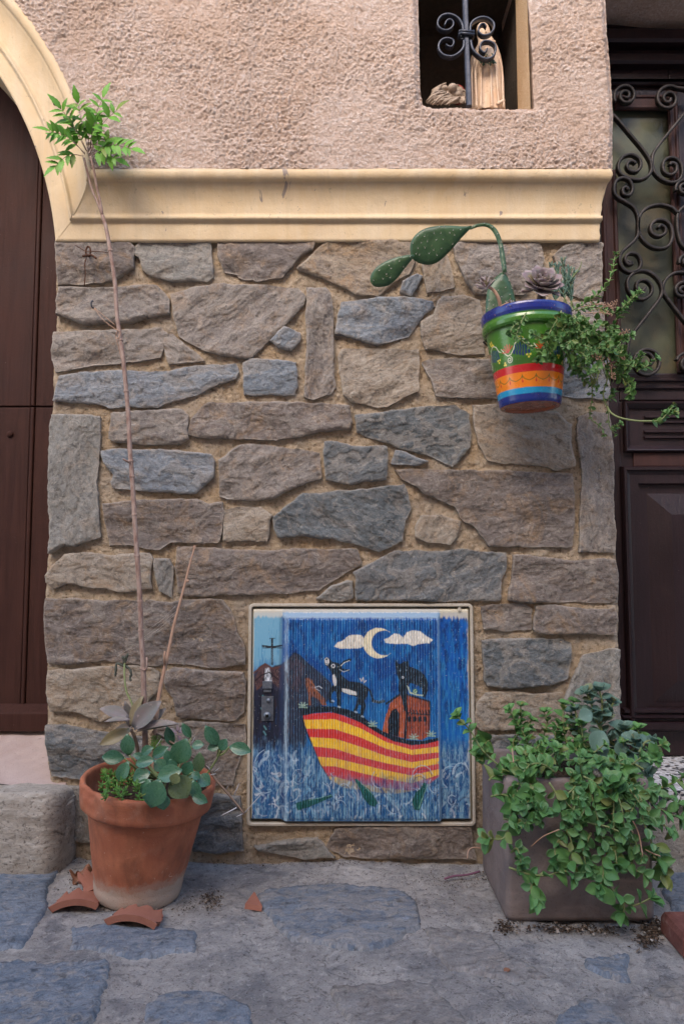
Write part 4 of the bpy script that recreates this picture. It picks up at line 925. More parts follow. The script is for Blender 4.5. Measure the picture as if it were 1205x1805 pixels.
fx0, fx1 = P(436.5, 1260, -.01).x, P(835.5, 1260, -.01).x; fz0, fz1 = P(600, 1456, -.01).z, P(600, 1064, -.01).z
loops = [(0, .01, .010), (0, -.010, .010), (.0015, -.0125, .010), (.0055, -.0125, .008), (.007, -.011, .006), (.0072, .02, .006)]
V = []; 
for (i_, y_, r_) in loops: V += [(a_, y_, c_) for a_, c_ in rrect(fx0+i_, fx1-i_, fz0+i_, fz1-i_, r_)]
k = len(rrect(0, 1, 0, 1, .1)); Fc = [(l*k+j, l*k+(j+1) % k, (l+1)*k+(j+1) % k, (l+1)*k+j) for l in range(len(loops)-1) for j in range(k)]
Fc.append(tuple((len(loops)-1)*k+j for j in range(k)))
mk('cabinet_frame', V, [f_[::-1] for f_ in Fc], M['plastic'], gb, False)
# hinge nib and lock
b = MB(); p0 = P(808, 1071, -.02); p1 = P(813, 1078, -.02); b.box((p0.x, -.013, p1.z), (p1.x, -.006, p0.z)); b.build('hinge_nib', M['plastic'], gb, False)
m = NM('worn_steel'); a = m.noise(m.coord(), 200, 4, .6); M['steel'] = m.fin(m.mix(a, (.05, .07, .11), (.26, .28, .30)), .45, m.bump(a, .0006), .5, .6)
lk = MB()
def gp(x, y, Y): return P(420+x/2.802, 1050+y/2.802, Y)
a_, c_ = gp(118, 460, -.02), gp(165, 425, -.02); lk.box((a_.x, -.017, a_.z), (c_.x, -.009, c_.z)); a_, c_ = gp(124, 478, -.02), gp(160, 466, -.02); lk.box((a_.x, -.015, a_.z), (c_.x, -.010, c_.z))
a_, c_ = gp(112, 622, -.02), gp(172, 500, -.02); lk.box((a_.x, -.0128, a_.z), (c_.x, -.010, c_.z))
lk.build('lock_plate', pn, gb, False).data.materials[0] = M['steel']
b = MB(); c0 = gp(143, 592, -.013); b.tube([c0, c0+Vector((0, -.005, 0))], [.0088, .0082], 20); b.build('lock_barrel', M['steel'], gb)
b = MB(); b.tube([c0+Vector((0, -.0045, 0)), c0+Vector((0, -.0056, 0))], .0048, 4); b.build('key_socket', M['dark_void'], gb, False)
b = MB(); c1 = gp(150, 517, -.013); b.tube([c1, c1+Vector((0, -.004, 0))], [.0055, .005], 16); b.build('screw_boss', M['steel'], gb)

# ------------------------------------------------------------------ pots
def lathe(name, prof, mat, parent, c, seg=96, noise=0.0, colf=None, seed=0, tilt=None):
    th = np.linspace(0, 2*math.pi, seg, endpoint=False); V = []; 
    for (r, z) in prof: V.append(np.c_[c[0]+r*np.sin(th), c[1]-r*np.cos(th), np.full(seg, c[2]+z)])
    V = np.concatenate(V); rr = np.repeat([p[0] for p in prof], seg); tt = np.tile(th, len(prof)); zz = np.repeat([p[1] for p in prof], seg)
    if noise:
        dn = noise*fbm(np.cos(tt)*3+np.sin(tt)*2.3, zz*30+np.sin(tt)*3, seed, 4); V[:, 0] += dn*np.sin(tt); V[:, 1] -= dn*np.cos(tt)
    if tilt is not None:
        R_ = np.array(tilt.to_3x3()); V = (V-np.array(c)) @ R_.T+np.array(c)
    colr = colf(tt, zz, rr) if colf else None
    return mk(name, V, grid_faces(len(prof), seg, True), mat, parent, True, col=colr)
m = NM('terracotta'); o = m.coord(); sep = m.n('ShaderNodeSeparateXYZ'); m.l(o, sep.inputs[0]); z_ = sep.outputs[2]
a = m.noise(o, 16, 5, .6, .6); f = m.noise(o, 300, 3, .6); wv = m.noise(m.coord((1, 1, .3)), 30, 4, .6)
zz_ = m.math('ADD', z_, m.math('MULTIPLY', m.math('SUBTRACT', m.noise(o, 34, 8, .75, .4), .5), .05))
c = m.mix(m.ramp(a, [(.35, 0), (.65, 1)]), (.31, .10, .052), (.43, .155, .08)); c = m.mix(m.ramp(wv, [(.48, 0), (.7, .7)]), c, (.17, .07, .042)); c = m.mix(m.ramp(m.noise(o, 7, 5, .65, 1), [(.52, 0), (.68, .6)]), c, (.20, .075, .045)); c = m.mix(m.ramp(m.noise(o, 9, 6, .7, 1.5), [(.55, 0), (.7, .4)]), c, (.42, .24, .17))
c = m.mix(m.ramp(zz_, [(.044, .75), (.054, 0)]), c, (.36, .24, .18)); c = m.mix(m.ramp(zz_, [(.034, .85), (.038, 0)]), c, (.40, .32, .255))
c = m.mix(m.ramp(f, [(.3, .5), (.4, 0)]), c, (.22, .08, .05)); c = m.mix(m.ramp(m.noise(o, 90, 4, .7, 1), [(.66, 0), (.7, .55)]), c, (.62, .42, .32))
M['terra'] = m.fin(c, .72, m.bump(f, .0005, 1, m.bump(a, .003)), .3)
m = NM('shard_clay'); o = m.coord(); a = m.noise(o, 60, 4, .6); f = m.noise(o, 500, 3, .6)
M['shard'] = m.fin(m.mix(a, (.27, .105, .07), (.36, .16, .11)), .8, m.bump(f, .0005), .25)
m = NM('soil'); a = m.noise(m.coord(), 160, 5, .7); M['soil'] = m.fin(m.mix(m.ramp(a, [(.35, 0), (.65, 1)]), (.02, .014, .01), (.10, .07, .05)), .95, m.bump(a, .006), .2)

def disc(name, c, r, mat, parent, amp=.006, seed=0, tiltv=None):
    n = 26; V = []; 
    g_ = np.linspace(-r, r, 44); X_, Y2 = np.meshgrid(g_, g_); rr = np.hypot(X_, Y2); s_ = np.where(rr > r, r/np.maximum(rr, 1e-9), 1); X_ = X_*s_; Y2 = Y2*s_
    Zz = amp*fbm(X_*60, Y2*60, seed, 4, .7)*2; return mk(name, np.c_[c[0]+X_.ravel(), c[1]+Y2.ravel(), c[2]+Zz.ravel()], grid_faces(44, 44), mat, parent)
TPY = -.165
tpc = P(245, 1560, TPY); tpb = (P(243, 1560, TPY).x, TPY, .010)
tp = thing('terracotta_pot', 'round terracotta pot with a chipped rim and whitened foot, standing on the left', 'pot', tpb)
hb_ = .222
prof = [(.0, .004), (.070, .002), (.080, 0), (.084, .004), (.0855, .012), (.087, .024), (.0865, .026), (.100, .10), (.1145, .176), (.1155, .178), (.1165, .176), (.124, .1745), (.1275, .178), (.1285, .186), (.132, .214), (.132, .221), (.129, .2255), (.1235, .2255), (.1205, .221), (.119, .19), (.105, .15)]
prf = []
for (a_, b_), (c_, d_) in zip(prof[:-1], prof[1:]):
    n_ = max(1, int(math.hypot(c_-a_, d_-b_)/.007)); prf += [(a_+(c_-a_)*k_/n_, b_+(d_-b_)*k_/n_) for k_ in range(n_)]
prf.append(prof[-1])
tilt = Matrix.Rotation(math.radians(5.5), 4, 'Y') @ Matrix.Rotation(math.radians(2.0), 4, 'X')
pot = lathe('pot_body', prf, M['terra'], tp, tpb, 128, .0012, None, 4, tilt)
# chips out of the rim
me = pot.data; co = np.array([v.co[:] for v in me.vertices])
for (ang, zc, ra, rz, dep) in ((-.62, .222, .22, .012, .006), (-.50, .205, .20, .020, .0035), (-.70, .190, .10, .012, .003), (.55, .225, .10, .006, .003), (.2, .225, .06, .005, .002)):
    th = np.arctan2(co[:, 0], -co[:, 1]); rr = np.hypot(co[:, 0], co[:, 1])
    q_ = ((th-ang)/ra)**2+((co[:, 2]-zc)/rz)**2; f_ = (1-sstep(.5, 1, q_))*(rr > .115)*(.6+.8*np.abs(fbm(th*40, co[:, 2]*200, 5, 3)))
    co[:, 0] -= np.sin(th)*dep*f_; co[:, 1] += np.cos(th)*dep*f_; co[:, 2] -= dep*f_*.8*(co[:, 2] > .215)
me.vertices.foreach_set('co', co.ravel()); me.update()
tpt = Vector(tpb)+(tilt @ Vector((0, 0, .20)))
disc('soil', (tpt.x, tpt.y, tpt.z-.012), .118, M['soil'], tp, .006, 3)

# painted hanging pot
HY = -.118
HR, HB, HH = .0965, .0635, .205
hz1 = P(931, 556, HY).z; hz0 = hz1-HH; hpb = (P(932, 640, HY).x, HY, hz0)
hp = thing('painted_flowerpot', 'glazed flowerpot in blue, green, red and orange bands, hung on the wall', 'pot', hpb)
def potpaint(tt, zz, rr):
    th = (tt+math.pi) % (2*math.pi)-math.pi
    yc = 405+(HH-zz)/HH*510; s = th*190; N = len(s)
    C_ = np.zeros((N, 3)); fine = fbm(s/5, yc/5, 3, 3); drag = fbm(s/60, yc/6, 4, 3)
    bands = [(0, (24, 42, 122)), (458, (66, 118, 38)), (722, (196, 34, 40)), (762, (232, 128, 24)), (841, (26, 142, 186)), (872, (22, 44, 118)), (918, (150, 80, 52))]
    for y0, c in bands:
        m = sstep(-1.6, 1.6, yc-y0+2*drag)[:, None]; C_ = C_*(1-m)+lin(c)*m
    m = (sstep(485, 500, yc)*(1-sstep(520, 528, yc))*.35)[:, None]; C_ = C_*(1-m)+lin((48, 96, 26))*m  # darker green band painted as the shade below the rim roll
    m = (sstep(680, 690, yc)*(1-sstep(716, 721, yc))*.4)[:, None]; C_ = C_*(1-m)+lin((40, 80, 30))*m
    m = ((yc < 410) | (rr < HB*.6))[:, None]*.0; 
    per = 2*math.pi*190/7; sl_ = (s+20) % per-per/2
    def ln(pts, wd, c, x=sl_, k=1.):
        pts = np.array(pts, float); y0 = pts[:, 1].min()-wd-3; y1 = pts[:, 1].max()+wd+3; ix = np.nonzero((yc > y0) & (yc < y1))[0]
        nonlocal C_
        xx = x[ix]
        for sh in (0,):
            d = poly_dist(xx, yc[ix], pts, False); m = ((1-sstep(wd/2-.8, wd/2+1.0, d))*k)[:, None]; C_[ix] = C_[ix]*(1-m)+lin(c)*m
    W = (226, 222, 196)
    h = per/2
    ln([(-h, 622), (-62, 655), (-48, 668), (-30, 664), (-14, 640), (-4, 612), (14, 596), (34, 592), (54, 604), (70, 632), (h, 640)], 4, W)
    t = np.linspace(0, 1.6*2*math.pi, 18); sp = np.c_[-40+(17-t*1.4)*np.cos(t-1.2), 690+(19-t*1.5)*np.sin(t-1.2)]; ln([tuple(p_) for p_ in sp], 3.6, W)
    for k_ in range(6):
        a_ = -2.9+k_*.42; ln([(-44, 652), (-44+34*math.cos(a_), 655+44*math.sin(a_))], 5, (178, 40, 34))
        ln([(-44+10*math.cos(a_), 652+12*math.sin(a_)), (-44+36*math.cos(a_), 655+46*math.sin(a_))], 4, (196, 70, 48))
    for k_ in range(6):
        x0 = 2+k_*12; ln([(x0-6, 612+4*abs(k_-2)), (x0-2, 640), (x0-16+3*k_, 668-5*abs(k_-3))], 6, (24, 46, 110)); ln([(x0-16+3*k_, 664-5*abs(k_-3)), (x0-14+3*k_, 676-5*abs(k_-3))], 9, (24, 46, 110))
    for k_ in range(2): ln([(2+k_*16, 564), (8+k_*16, 582), (20+k_*15, 588)], 7, (236, 206, 74))
    for (dx, dy) in ((52, 676), (60, 688), (68, 676), (-70, 700), (-76, 710), (-66, 711)): ln([(dx, dy), (dx+.1, dy)], 10, (232, 210, 90))
    p2 = 2*math.pi*190/16; s2 = (s+10) % p2-p2/2; q_ = np.linspace(-p2/2, p2/2, 9)
    ln([(x, 796+10*(1-(2*x/p2)**2)-8*(abs(2*x/p2)) - (8 if abs(x) > p2/2.1 else 0)) for x in q_], 3.4, (92, 96, 28), s2)
    s3 = (s2+p2) % p2-p2/2
    ln([(0, 794), (0, 806)], 3, (200, 50, 30), s3); ln([(0, 806), (0, 812)], 8, (200, 44, 34), s3); ln([(0, 776), (0, 792)], 3, (92, 96, 28), s3)
    chip = fbm(s/9, yc/9, 91, 3, .7); m = (sstep(.62, .66, chip)*.8*((yc < 470) | (yc > 880)))[:, None]; C_ = C_*(1-m)+lin((190, 130, 100))*m
    m = ((rr < HB*.985) & (zz < .0045))[:, None]*1.0; C_ = C_*(1-m)+lin((150, 82, 54))*m
    m = (tt*0+1.0*((rr < HR-.006) & (zz > HH-.05)))[:, None]*(np.arange(N) > N*.8)[:, None]; C_ = C_*(1-m)+lin((140, 82, 56))*m
    return C_
prof = [(.0, .004), (.05, .004), (.054, .0), (.0625, 0), (HB+.0005, .002), (HB+.002, .006), (.0865, .158), (.0875, .1605), (.0915, .161), (.0945, .166), (.0955, .174), (.0935, .181), (.0945, .184), (.0965, .190), (HR, .200), (.0955, .2045), (.0915, .205), (.0895, .200), (.084, .17)]
prf = []
for (a_, b_), (c_, d_) in zip(prof[:-1], prof[1:]):
    n_ = max(1, int(math.hypot(c_-a_, d_-b_)/.00115)) if b_ >= 0 and d_ > .001 else 3
    prf += [(a_+(c_-a_)*k_/n_, b_+(d_-b_)*k_/n_) for k_ in range(n_)]
prf.append(prof[-1])
m = NM('glazed_paint'); o = m.coord(); a = m.noise(o, 40, 4, .6)
gm = m.fin(m.attr('paint', 'Color'), m.ramp(a, [(.3, .16), (.7, .34)]), m.bump(m.noise(o, 30, 3), .0012), .5, coat=.35)
lathe('pot_body', prf, gm, hp, hpb, 560, 0, potpaint, 0, Matrix.Rotation(math.radians(-1.5), 4, 'Y'))
disc('soil', (hpb[0], hpb[1], hz0+.186), .087, M['soil'], hp, .006, 9)
b = MB(); ht = [(hpb[0]+.098*math.sin(a_), hpb[1]-.098*math.cos(a_), hz0+.157) for a_ in np.linspace(math.pi*.62, math.pi*1.38, 20)]
b.tube(ht, .0022, 8); b.tube([(hpb[0], hpb[1]+.098, hz0+.157), (hpb[0], .01, hz0+.165)], .003, 8); b.build('wall_bracket', M['iron2'], hp)

# square planter
PY0, PY1 = -.285, -.03
pb_ = P(888, 1628, PY0)
plb = (.455, -.16, .002)
pl = thing('square_planter', 'square brown clay planter standing right of the meter cabinet', 'planter', plb)
def rr_loop(cx_, cy_, wx, wy, r, z, n=7, dz=None):
    out = []
    for (sx, sy, a0) in ((1, 1, 0), (-1, 1, 90), (-1, -1, 180), (1, -1, 270)):
        for i in range(n): a_ = math.radians(a0+90*i/(n-1)); out.append((cx_+sx*(wx-r)+r*math.cos(a_), cy_+sy*(wy-r)+r*math.sin(a_), z))
    return out
tl = P(868, 1388, PY0+.005); tr = P(1152, 1388, PY0+.005)
bl, br = P(890, 1632, PY0+.02), P(1150, 1642, PY0+.02)
cxp = (bl.x+br.x)/2; cyp = (PY0+PY1)/2; wb = (br.x-bl.x)/2; ztp = P(1000, 1380, PY0).z
dxl = [(0, .0, .0), (-.02, .0, 0), (0, .004, .003), (.0015, .012, .01), (.001, .05, .05), (.0005, .13, .13), (.0, .20, .2), (-.0005, ztp-.03, .3), (-.0005, ztp-.006, .3), (-.0025, ztp, .3), (-.0115, ztp+.001, .3), (-.0145, ztp-.004, .3), (-.017, ztp-.03, .3), (-.02, ztp-.06, .3)]
V = []
for (e, z_, _) in dxl: V += rr_loop(cxp+.002, cyp, wb+e, (PY1-PY0)/2-.012+e, .014 if e > -.01 else .03, z_+plb[2])
k = 28; V = np.array(V); 
V[:, 1] += 0
Fc = [(l*k+j, l*k+(j+1) % k, (l+1)*k+(j+1) % k, (l+1)*k+j) for l in range(1, len(dxl)-1) for j in range(k)]
Fc.append(tuple(k+j for j in range(k))[::-1])
m = NM('brown_clay'); o = m.coord(); a = m.noise(o, 14, 5, .6, .8); f = m.noise(o, 240, 4, .6); sc_ = m.noise(m.coord((1, 1, 6)), 12, 5, .65)
c = m.mix(m.ramp(a, [(.35, 0), (.65, 1)]), (.16, .125, .115), (.235, .19, .175)); c = m.mix(m.ramp(sc_, [(.5, 0), (.75, .5)]), c, (.29, .225, .20)); c = m.mix(m.ramp(f, [(.3, .4), (.42, 0)]), c, (.08, .055, .045))
M['clay'] = m.fin(c, .62, m.bump(f, .0005, 1, m.bump(a, .004)), .35)
mk('planter_body', V, Fc, M['clay'], pl, True)
so_ = np.linspace(-1, 1, 40); X_, Y2 = np.meshgrid(so_, so_)
mk('soil', np.c_[(cxp+X_*(wb-.006)).ravel(), (cyp+Y2*((PY1-PY0)/2-.018)).ravel(), (ztp-.026+.012*fbm(X_*8, Y2*8, 3, 4)).ravel()], grid_faces(40, 40), M['soil'], pl)
# ------------------------------------------------------------------ leaves
def leaf_mesh(name, prof, cup=.1, fold=.0, th=.04, droop=.1, nu=8, nv=5, teeth=0.0):
    """closed leaf of length 1 along +Y, prof = half width along it, normal +Z"""
    V = []; us = np.linspace(0, 1, nu); hw = np.interp(us, np.linspace(0, 1, len(prof)), prof)
    for side in (1, -1):
        for i, u in enumerate(us):
            for j in range(nv):
                s = -1+2*j/(nv-1); w_ = hw[i]*(1+teeth*((i % 2)*2-1))
                z = cup*(s*s)*hw[i]*2+fold*abs(s)*hw[i]-droop*u*u+side*th/2*math.sqrt(max(0, 1-s*s))*math.sin(math.pi*min(.98, max(.06, u)))**.5
                V.append((s*w_, u, z))
    n = nu*nv; Fc = []
    for i in range(nu-1):
        for j in range(nv-1):
            a = i*nv+j; Fc.append((a, a+1, a+nv+1, a+nv)); Fc.append((n+a, n+a+nv, n+a+nv+1, n+a+1))
    for i in range(nu-1):
        for (j, fl) in ((0, 0), (nv-1, 1)):
            a = i*nv+j; q = (a, a+nv, n+a+nv, n+a); Fc.append(q if fl else q[::-1])
    for j in range(nv-1):
        a = (nu-1)*nv+j; Fc.append((a, a+1, n+a+1, n+a)); Fc.append((j+1, j, n+j, n+j+1))
    me = bpy.data.meshes.new(name); me.from_pydata(V, [], Fc); me.polygons.foreach_set('use_smooth', np.full(len(Fc), True)); me.update()
    return me
def frame(p, d, n, L, W=None):
    d = Vector(d).normalized(); n = Vector(n); n = n-d*n.dot(d)
    n = n.normalized() if n.length > 1e-5 else d.orthogonal().normalized()
    x = d.cross(n); W = W or L
    return Matrix(((x.x*W, d.x*L, n.x*L, p[0]), (x.y*W, d.y*L, n.y*L, p[1]), (x.z*W, d.z*L, n.z*L, p[2]), (0, 0, 0, 1)))
def leafmat(name, c1, c2, c3, rough=.45, vein=True, spec=.45, sub=.0, under=None):
    m = NM(name); r = m.rnd(); g = m.tc.outputs['Object']; a = m.noise(g, 1.2 if vein else 2.5, 4, .6)
    b = m.noise(g, 9, 3, .6)
    c = m.mix(r, c1, c2); c = m.mix(m.ramp(a, [(.35, 0), (.7, 1)]), c, c3); c = m.mix(m.ramp(b, [(.62, 0), (.72, .35)]), c, tuple(min(1, q*2.1) for q in c2))
    r2 = m.math('FRACT', m.math('MULTIPLY', r, 7.31)); c = m.mix(m.ramp(r2, [(.9, 0), (.96, .5)]), c, (.28, .22, .06))
    m.fin(c, m.ramp(b, [(.3, rough-.08), (.7, rough+.12)]), m.bump(b, .0012, .4), spec)
    # thin green tissue lets some light through
    tr = m.n('ShaderNodeBsdfTranslucent'); m.l(m.mix(.5, c, (.25, .45, .08)), tr.inputs[0]); mx = m.n('ShaderNodeMixShader'); mx.inputs[0].default_value = sub
    m.l(m.b.outputs[0], mx.inputs[1]); m.l(tr.outputs[0], mx.inputs[2]); m.l(mx.outputs[0], m.o.inputs[0])
    return m.m
LF = leafmat('green_leaf', (.10, .25, .065), (.17, .36, .10), (.085, .21, .09), .42, True, .45, .2)
LT_ = leafmat('trailing_leaf', (.12, .25, .06), (.21, .38, .10), (.10, .22, .08), .42, True, .45, .2)
LB = leafmat('bluish_leaf', (.10, .18, .14), (.16, .26, .20), (.09, .17, .13), .5, True, .4, .08)
LJ = leafmat('jade_leaf', (.028, .10, .048), (.075, .18, .09), (.04, .13, .085), .28, True, .55, .03)
LP = leafmat('purple_leaf', (.30, .17, .25), (.42, .28, .33), (.20, .25, .15), .42, True, .45, .05)
LG = leafmat('grey_purple_leaf', (.17, .135, .135), (.29, .23, .22), (.13, .15, .12), .45, True, .45, .05)
LS = leafmat('fresh_leaf', (.16, .42, .04), (.26, .54, .07), (.12, .34, .05), .45, True, .4, .3)
LC = leafmat('sedum_leaf', (.12, .30, .05), (.22, .44, .09), (.09, .24, .06), .4, False, .5, .1)
m = NM('twig_bark'); o = m.coord(); a = m.noise(m.coord((1, 1, .4)), 120, 4, .6); b_ = m.noise(o, 12, 3, .6)
TW = m.fin(m.mix(m.ramp(a, [(.4, 0), (.65, 1)]), m.mix(b_, (.30, .20, .16), (.40, .31, .26)), (.22, .13, .10)), .75, m.bump(a, .001), .3)
m = NM('green_stem'); a = m.noise(m.coord(), 90, 3, .6); GS = m.fin(m.mix(a, (.14, .20, .06), (.24, .26, .12)), .5, None, .4)
m = NM('dry_stem'); a = m.noise(m.coord(), 90, 3, .6); DS = m.fin(m.mix(a, (.33, .20, .13), (.46, .30, .22)), .8, None, .2)
m = NM('fleshy_purple_stem'); a = m.noise(m.coord(), 60, 3, .6); PS = m.fin(m.mix(a, (.14, .075, .06), (.20, .15, .10)), .55, None, .4)
m = NM('cactus_skin'); o = m.coord(); a = m.noise(o, 30, 4, .6, .5); s_ = m.noise(o, 130, 3, .7)
c = m.mix(m.ramp(a, [(.35, 0), (.65, 1)]), (.022, .062, .024), (.048, .105, .042)); c = m.mix(m.ramp(s_, [(.66, 0), (.7, .5)]), c, (.25, .24, .13))
CK_ = m.fin(c, .38, m.bump(a, .002), .45)
m = NM('spine'); SPN = m.fin((.55, .50, .44), .6, None, .3)
oval = leaf_mesh('oval_leaf', [.04, .10, .20, .29, .335, .33, .27, .16, .02], .22, .0, .05, .14)
pointed = leaf_mesh('pointed_leaf', [.03, .13, .22, .26, .25, .20, .12, .015], .0, .22, .03, .2)
ovate = leaf_mesh('ovate_leaf', [.05, .20, .32, .37, .35, .29, .18, .02], .25, .1, .03, .22)
roundl = leaf_mesh('round_leaf', [.06, .24, .38, .455, .48, .46, .38, .22, .04], .14, .0, .11, .06, 10, 7)
spoon = leaf_mesh('spoon_leaf', [.05, .075, .11, .16, .21, .235, .20, .10, .02], .25, .0, .07, -.12)
serr = leaf_mesh('toothed_leaflet', [.03, .12, .17, .185, .165, .12, .07, .01], .0, .25, .02, .22, 11, 3, .12)
finger = leaf_mesh('finger_leaf', [.10, .13, .14, .14, .12, .06], .0, 0, .26, -.1, 6, 5)
class Plant:
    """stem tubes are joined; the largest leaves are parts, the rest one joined part"""
    def __init__(s, th, mat, limit=290, minlen=.0, stemmat=None):
        s.th = th; s.mat = mat; s.items = []; s.st = MB(); s.limit = limit; s.minlen = minlen; s.sm = stemmat or GS
    def leaf(s, me, p, d, n, L, W=None, mat=None): s.items.append((me, frame(p, d, n, L, W), L, mat or s.mat))
    def stem(s, pts, r0, r1, k=5, seg=7):
        q = smoothpath(pts, k); rr = [r0+(r1-r0)*i/(len(q)-1) for i in range(len(q))]; s.st.tube(q, rr, seg, random.random()); return q
    def done(s, stem_name='stem'):
        base = Vector(s.th.location)
        if s.st.n: s.st.build(stem_name, s.sm, s.th)
        cam_ = Vector((0, -DIST, CAMH))
        def size(it): return it[2]/(it[1].translation-cam_).length
        s.items.sort(key=size, reverse=True)
        parts = [it for it in s.items if it[2] >= s.minlen][:s.limit]; ids = {id(x) for x in parts}
        protos = {}
        for (me, M_, L, mt) in parts:
            key = (me.name, mt.name)
            if key not in protos: c = me.copy(); c.materials.clear(); c.materials.append(mt); protos[key] = c
            o = bpy.data.objects.new('leaf', protos[key]); COL.objects.link(o); o.parent = s.th
            o.matrix_basis = Matrix.Translation(-base) @ M_
        rest = {}
        for it in s.items:
            if id(it) not in ids: rest.setdefault(it[3].name, (it[3], MB()))[1].inst(it[0], it[1], random.random())
        for nm, (mt, mb) in rest.items():
            o = mb.build('small_leaves', mt, s.th); o['kind'] = 'stuff'
def whorl(pl, me, path, sp, L, ang=55, pairs=2, start=.1, jit=.35, W=None, tip=5, mat=None, grow=(1, .7), facing=.35):
    seg = [(path[i+1]-path[i]).length for i in range(len(path)-1)]; tot = sum(seg); s = tot*start; k = 0
    phase = random.uniform(0, 6)
    def at(s_):
        for i, l in enumerate(seg):
            if s_ <= l or i == len(seg)-1: return path[i].lerp(path[i+1], min(1, s_/max(l, 1e-9))), (path[i+1]-path[i]).normalized()
            s_ -= l
    tocam = lambda p: (Vector((0, -DIST, CAMH))-p).normalized()
    def put(p, t, az, a, l):
        x = t.orthogonal().normalized(); y = t.cross(x); side = x*math.cos(az)+y*math.sin(az)
        d = (t*math.cos(a)+side*math.sin(a)); d = (d+Vector((random.uniform(-jit, jit), random.uniform(-jit, jit)-.15, random.uniform(-jit, jit)))*.6).normalized()
        n = (t*math.sin(a)-side*math.cos(a))*(1-facing)+tocam(p)*facing+Vector((0, 0, .35))
        pl.leaf(me, p, d, n, l, (W or 1)*l*random.uniform(.85, 1.15), mat)
    while s < tot*.97:
        p, t = at(s); g = grow[0]+(grow[1]-grow[0])*s/tot
        for q in range(pairs): put(p, t, phase+k*1.571+q*2*math.pi/pairs, math.radians(ang+random.uniform(-15, 15)), L*g*random.uniform(.55, 1.2))
        s += sp*random.uniform(.75, 1.25); k += 1
    p, t = at(tot)
    for q in range(tip): put(p, t, q*2.4, math.radians(22+q*9), L*grow[1]*(.65+.07*q))

# ------------------------------------------------------------------ hanging pot: prickly pear, rosettes, trailing succulent
pc_ = thing('prickly_pear', 'prickly pear with a long arched pad, reaching left out of the hanging pot', 'cactus', tuple(P(888, 555, -.10)))
def pad(name, poly, Y, th, parent, lean=0.0, seed=0, bend=None):
    pl_ = w2(poly, Y); sp_ = smoothpath([(a_, 0, b_) for a_, b_ in pl_]+[(pl_[0][0], 0, pl_[0][1])], 5)[:-1]
    o = [(v.x, v.z) for v in sp_]; V2, T = cdt(o, [], .0035, seed); x, z = V2[:, 0], V2[:, 1]; d = poly_dist(x, z, o); dm = max(.004, min(.02, d.max()))
    h = th/2*np.sqrt(np.clip(1-(1-np.clip(d/dm, 0, 1))**2, 0, 1))+.0006*fbm(x*90, z*90, seed, 2)*(d > .001)
    yc = Y+lean*(z-z.mean())+(bend(x, z) if bend else 0)
    a_, b_, c_ = V2[T[:, 0]], V2[T[:, 1]], V2[T[:, 2]]; cr = (b_[:, 0]-a_[:, 0])*(c_[:, 1]-a_[:, 1])-(b_[:, 1]-a_[:, 1])*(c_[:, 0]-a_[:, 0]); T = T.copy(); T[cr < 0] = T[cr < 0][:, ::-1]
    n = len(V2); V = np.r_[np.c_[x, yc-h, z], np.c_[x, yc+h, z]]; ob = mk(name, V, np.r_[T, T[:, ::-1]+n], CK_, parent)
    # areoles in a loose lattice
    mb = MB(); rr = random.Random(seed)
    for gx in np.arange(x.min(), x.max(), .017):
        for j, gzv in enumerate(np.arange(z.min(), z.max(), .015)):
            px = gx+(j % 2)*.0085+rr.uniform(-.005, .005); pz = gzv+rr.uniform(-.005, .005)
            i = int(np.argmin((x-px)**2+(z-pz)**2))
            if (x[i]-px)**2+(z[i]-pz)**2 < .00002 and d[i] > .003:
                p = (x[i], yc[i]-h[i], z[i]); mb.ball(p, .0011, 6, 4)
                for k_ in range(3): mb.tube([p, (p[0]+rr.uniform(-.003, .003), p[1]-.004, p[2]+rr.uniform(-.003, .003))], [.0003, .0001], 3)
    if mb.n: e = mb.build('spines', SPN, ob); e['kind'] = 'stuff'
    return ob
pad('pad', [C(212,470),C(214,380),C(225,310),C(250,265),C(278,236),C(300,222),C(322,240),C(350,310),C(364,380),C(364,470)], -.10, .016, pc_, .06, 3)
pad('pad', [(884,482),(880,455),(877,430),(868,408),(857,399),(843,399),(829,404),(826,401),(838,394),(855,391),(870,397),(880,412),(887,440),(891,480)], -.098, .009, pc_, .1, 4)
pad('pad', [(829,401),(815,402),(795,401),(775,401),(750,405),(732,415),(723,430),(725,450),(738,460),(758,463),(775,457),(793,441),(812,421),(828,405)], -.094, .014, pc_, -.25, 5)
pad('pad', [(727,452),(715,453),(695,457),(672,466),(658,477),(652,490),(657,500),(668,503),(685,500),(700,489),(715,471),(728,456)], -.102, .013, pc_, -.3, 6)
def rosette(pl, c, axis, n, L, me=None, W=None, mat=None, a0=15, a1=88):
    axis = Vector(axis).normalized(); x = axis.orthogonal().normalized(); y = axis.cross(x)
    for i in range(n):
        t = i/(n-1); az = i*2.39996; a = math.radians(a0+(a1-a0)*t**.8+random.uniform(-5, 5)); side = x*math.cos(az)+y*math.sin(az)
        d = axis*math.cos(a)+side*math.sin(a); nn = axis*math.sin(a)-side*math.cos(a)
        pl.leaf(me or spoon, Vector(c)+side*.003-axis*.010*t, d, nn, L*(.38+.62*t**.6)*random.uniform(.9, 1.08), (W or 1.15)*L*(.5+.5*t), mat)
rt = thing('purple_rosette_succulent', 'purple rosette succulent on a thick stem in the painted hanging pot', 'succulent', tuple(P(953, 545, -.15)))
r_ = Plant(rt, LP, 300, 0, PS)
r_.stem([P(*C(492,425), -.150), P(*C(490,380), -.152), P(*C(492,330), -.156), P(*C(494,300), -.158)], .0125, .006)
rosette(r_, P(*C(494,287), -.160), (.05, -1.0, .75), 30, .052, None, 1.75, None, 12, 80)
